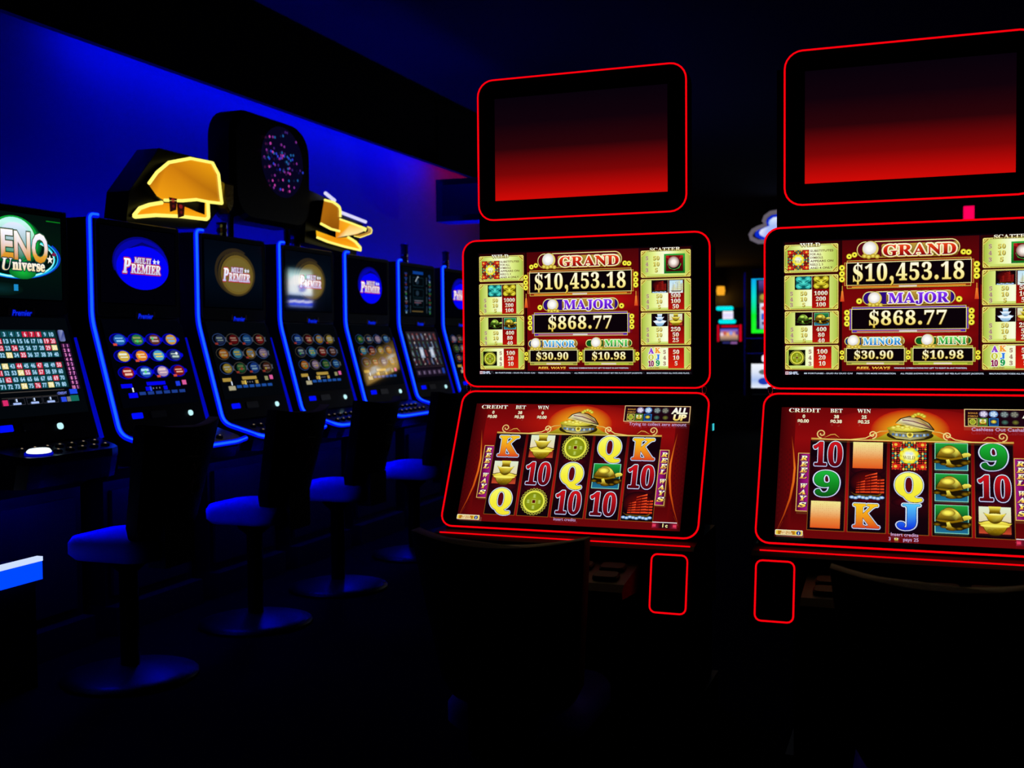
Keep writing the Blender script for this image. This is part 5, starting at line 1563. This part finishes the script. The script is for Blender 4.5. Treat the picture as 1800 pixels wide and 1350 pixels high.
def far_machine(x0, x1, y, label, parts, top, dz=0.0):
    org = ((x0 + x1) / 2, y + 0.3, 0)
    t = thing('slot_machine', org, label, 'slot machine', 'slot machines across the hall')
    MB().box(x0, x1, y + 0.02, y + 0.6, 0.0, top).build('cabinet', BLACK, t, org)
    MB().box(x0 + 0.02, x1 - 0.02, y - 0.16, y + 0.02, 0.6 + dz, 0.72 + dz).build('button_deck', SATIN, t, org)
    for p in parts:
        n, a0, a1, z0, z1, m = p[:6]
        MB().box(a0, a1, y - 0.02, y + 0.025, z0, z1).build(n, m, t, org)
    return t, org


# cyan one, far down the hall
t, org = far_machine(-4.90, -4.18, 28.0, 'distant slot machine with two cyan light bars and a red framed screen', [
    ('red_light', -4.82, -4.78, 1.2, 1.62, glow('far_red', (0.9, 0.0, 0.02), 0.7)), ('red_light', -4.27, -4.22, 1.2, 1.62, glow('far_red', (0.9, 0.0, 0.02), 0.7)),
    ('red_light', -4.72, -4.30, 1.56, 1.6, glow('far_red', (0.9, 0.0, 0.02), 0.7))], 2.05)
fr = Frame((0, 28.0, 0), (1, 0, 0), (0, 0, 1))
for z, dx in ((2.03, 0), (1.70, 0.06)):
    fr.slab(rr_path(0.42, 0.1, 0.045, 4, -4.63 + dx, z), -0.02, 0.06, 0.01).build('cyan_light', glow('cyan_bar', (0.0, 0.85, 0.9), 1.0), t, org)
a = Art(fr, 1.0, 0.03, 0.001)
a.rect(-4.68, -1.96, -4.42, -1.76, ('v', '#ffffff', '#e0d8ff', '#f8f0ff'))
a.flush('upper_screen', t, org)
a.rect(-4.74, -1.52, -4.30, -1.22, ('v', '#1c4ad0', '#b87a9a', '#c89a7a', '#3a3a4a'))
for i in range(6):
    a.ell(-4.7 + i * 0.075, -1.38 - 0.03 * (i % 2), 0.045, 0.05, ['#e8c8d8', '#c85a4a', '#f0b070', '#8a9ae8', '#e0a090', '#6a3a8a'][i], 8)
a.flush('lower_screen', t, org)
a.rect(-4.68, -1.19, -4.5, -1.15, '#2a2a6a')
a.rect(-4.48, -1.19, -4.32, -1.14, '#8a5a9a')
a.flush('screen_print', t, org)
# one to its side, mostly hidden
t, org = far_machine(-5.75, -5.0, 28.0, 'distant dark slot machine with a small blue lamp beside the cyan one', [], 2.0)
MB().box(-5.16, -4.98, 27.97, 28.03, 1.74, 1.84).build('blue_lamp', glow('far_blue', (0.02, 0.05, 1.0), 1.0), t, org)
MB().box(-5.1, -4.99, 27.82, 27.88, 0.9, 1.12).build('lit_panel', glow('far_mauve', (0.55, 0.4, 0.75), 0.8), t, org)
# green framed one and the cloud shaped sign standing on it
KF = 16.0 / 11.0
sx = lambda x: x * KF
sz = lambda z: 1.25 + (z - 1.25) * KF
t, org = far_machine(sx(-1.56), sx(-0.92), 16.0, 'slot machine with a tall green and cyan framed screen and white lit panel', [], 2.25, -0.25)
fr = Frame((0, 16.0, 1.25 * (1 - KF)), (1, 0, 0), (0, 0, 1))
a = Art(fr, KF, 0.0, 0.0005)
a.rect(-1.56, -1.84, -0.92, -1.31, ('v', '#0aa8f0', '#0ae0d0', '#0cf02a', '#1cff1c'))
a.rect(-1.515, -1.83, -0.96, -1.345, '#0a0a18')
a.rect(-1.49, -1.82, -1.0, -1.60, ('v', '#5a4a9a', '#1c1430', '#6a5a2a'))
a.rect(-1.48, -1.60, -1.0, -1.35, ('v', '#d8e0f4', '#b8c8e8', '#8aa0c8'))
for i in range(7):
    a.ell(-1.45 + 0.07 * i, -1.66, 0.03, 0.03, '#a89a3a', 8)
    a.ell(-1.44 + 0.07 * i, -1.55, 0.03, 0.022, ['#c83a3a', '#3a6ac8', '#8a3a5a'][i % 3], 8)
    a.rect(-1.465 + 0.07 * i, -1.50, -1.42 + 0.07 * i, -1.44, '#2a5ac8')
    a.rect(-1.46 + 0.07 * i, -1.42, -1.43 + 0.07 * i, -1.39, '#3a3a5a')
a.flush('lit_screen', t, org)
a.rect(-1.56, -1.01, -1.0, -0.775, ('v', '#f4f8ff', '#e0e8f8', '#a8c0f0', '#e8f0ff'))
a.ell(-1.44, -0.93, 0.05, 0.025, '#5a6a6a', 12)
a.ell(-1.44, -0.84, 0.055, 0.035, '#1c3ab0', 16)
a.flush('lit_panel', t, org)
a.rrect(-1.46, -1.095, -1.2, -1.03, 0.02, '#f0f4ff')
a.flush('screen_print', t, org)
MB().box(sx(-1.62), sx(-0.9), 15.9, 16.0, sz(1.255), sz(1.262)).build('chrome_trim', CHROME, t, org)
MB().box(sx(-1.62), sx(-0.9), 15.9, 16.0, sz(1.11), sz(1.117)).build('chrome_trim', CHROME, t, org)
MB().box(sx(-1.625), sx(-1.61), 15.9, 16.0, 0.45, 2.2).build('chrome_trim', surf('dark_chrome', '#5a607a', 0.3, metal=1.0), t, org)
org = (sx(-1.3), 16.1, 2.25)
t = thing('cloud_sign', org, 'blue white cloud shaped light sign with a grey rim, above the green framed machine', 'sign')
cl = [(-1.565, 2.235), (-1.5, 2.2), (-1.1, 2.2), (-1.06, 2.26), (-1.1, 2.33), (-1.15, 2.36), (-1.15, 2.42), (-1.2, 2.47), (-1.3, 2.485), (-1.38, 2.475), (-1.43, 2.44), (-1.445, 2.4), (-1.43, 2.36), (-1.5, 2.335), (-1.55, 2.31), (-1.575, 2.27)]
cl = [(sx(x), sz(z)) for x, z in cl]
fr = Frame((0, 16.05, 0), (1, 0, 0), (0, 0, 1))
fr.prism(cl, -0.1, 0).build('sign_body', surf('grey_rim', '#6a6470', 0.5), t, org)
fr.ring(cl, 0.0, 0.03, 8).build('rim_light', glow('grey_glow', (0.13, 0.11, 0.14), 1.0), t, org)
c0 = (sx(-1.31), sz(2.33))
a = Art(fr, 1.0, 0.004, 0.0005)
ins = lambda k: [(c0[0] + (x - c0[0]) * k, -(c0[1] + (z - c0[1]) * k)) for x, z in cl]
a.poly(ins(0.84), '#0a2ac8')
a.poly(ins(0.68), ('v', '#e8f4ff', '#6a9af0', '#f8f8ff', '#a8b8f8'))
a.flush('lit_face', t, org)
MB().lathe([(0.03, 0), (0.03, 0.4), (0, 0.4)], sx(-1.3), 16.12, 2.25, 10).build('post', STEEL, t, org)
# amber wall lamp on the far wall
org = (-5.22, 30.9, 2.5)
t = thing('wall_lamp', org, 'small amber wall lamp glowing on the far dark wall', 'lamp')
MB().lathe([(0.1, 0.0), (0.12, 0.12), (0.1, 0.24), (0.0, 0.24)], -5.22, 30.88, 2.48, 14).build('shade', glow('amber_shade', (1.0, 0.42, 0.02), 1.0), t, org)
MB().box(-5.26, -5.18, 30.9, 31.0, 2.5, 2.6).build('bracket', STEEL, t, org)
pl = bpy.data.lights.new('amber_bulb', 'POINT')
pl.energy, pl.color, pl.shadow_soft_size = 14, (1.0, 0.45, 0.05), 0.1
po = bpy.data.objects.new('amber_bulb', pl)
COL.objects.link(po)
po.parent = t
po.location = (0, -0.16, -0.1)
# machine with its side-on screen behind the turtle machine; its picture shows in the glass of the row opposite
org = (-0.5, 9.7, 0)
t = thing('slot_machine', org, 'slot machine with a bright teal and white screen, seen only mirrored in the blue row', 'slot machine', 'slot machines across the hall')
MB().box(-0.78, -0.2, 9.35, 10.05, 0.0, 2.1).build('cabinet', BLACK, t, org)
fr = Frame((-0.79, 10.0, 2.02), (0, -1, 0), (0, 0, 1))
MB().box(-0.8, -0.78, 9.4, 10.02, 1.54, 2.06).build('bezel', BEZEL, t, org)
a = Art(fr, 0.001, 0.015, 0.0003)
a.rect(50, 20, 500, 330, ('v', '#0a3a4a', '#c8f0f0', '#ffffff', '#e8f8ff', '#0a5ad8'))
a.ell(180, 120, 60, 40, '#0ac8c0', 16)
a.ell(330, 150, 120, 60, '#ffffff', 20)
a.ell(250, 220, 90, 40, '#1c5ad8', 16)
a.ell(380, 230, 80, 40, '#f4fbff', 16)
a.rect(50, 290, 500, 330, '#0a2a5a')
a.rect(50, 335, 500, 390, '#0a3af0')
for i in range(9):
    a.ell(80 + i * 50, 348 + 5 * (i % 3), 26, 10, '#ffffff', 10)
    a.ell(80 + i * 50, 400, 16, 9, '#8aa0ff', 10)
so = a.flush('lit_screen', t, org)
so.data.materials.clear()
so.data.materials.append(bright_print('bright_screen_print', 10.0))
MB().box(-0.98, -0.78, 9.4, 10.0, 0.72, 0.84).build('button_deck', SATIN, t, org)
# long gold pendant beyond the turtle machine; it glints in the glass opposite
org = (-0.62, 12.33, 2.6)
t = thing('pendant_lamp', org, 'long warm gold pendant lamp, seen only as a glint in the blue row', 'lamp')
lx, ly = Vector((0.486, 0.874, 0)), Vector((-0.874, 0.486, 0))
fr = Frame(org, lx, ly)                                   # looks up; its print hangs on the underside
dn = Frame(org, lx, -ly)                                  # looks down
fr.slab(rr_path(1.6, 0.5, 0.1), 0.0, 0.22, 0.02).build('shade', BLACK, t, org)
a = Art(Frame(Vector(org) - lx * 0.78 - dn.uy * -0.23, lx, -ly), 1.0, 0.003, 0.0004)
a.rect(0, 0, 1.56, 0.46, ('h', '#4a3610', '#8a6a2c', '#d0a04a', '#e8bc60', '#c89a48'))
for x, y, r in ((1.0, 0.12, 0.09), (0.82, 0.12, 0.05), (0.72, 0.36, 0.06), (1.3, 0.3, 0.05)):
    a.blob(x, y, r * 1.8, r, '#ffffff', '#e8c880', 16, 0.5)
so = a.flush('lit_face', t, org)
so.data.materials.clear()
so.data.materials.append(bright_print('gold_lamp_print', 4.5))
for q in (-0.5, 0.5):
    p = Vector(org) + lx * q
    MB().lathe([(0.012, 0), (0.012, 0.45), (0, 0.45)], p.x, p.y, 2.8, 8).build('hanger', STEEL, t, org)
# red beacon on a machine behind
t, org = far_machine(0.0, 0.7, 11.0, 'dark slot machine with a pink red beacon, behind the three turtles machine', [], 2.2)
MB().box(0.36, 0.45, 11.1, 11.2, 2.2, 2.46).build('beacon', glow('pink_beacon', (1.0, 0.0, 0.1), 1.0), t, org)
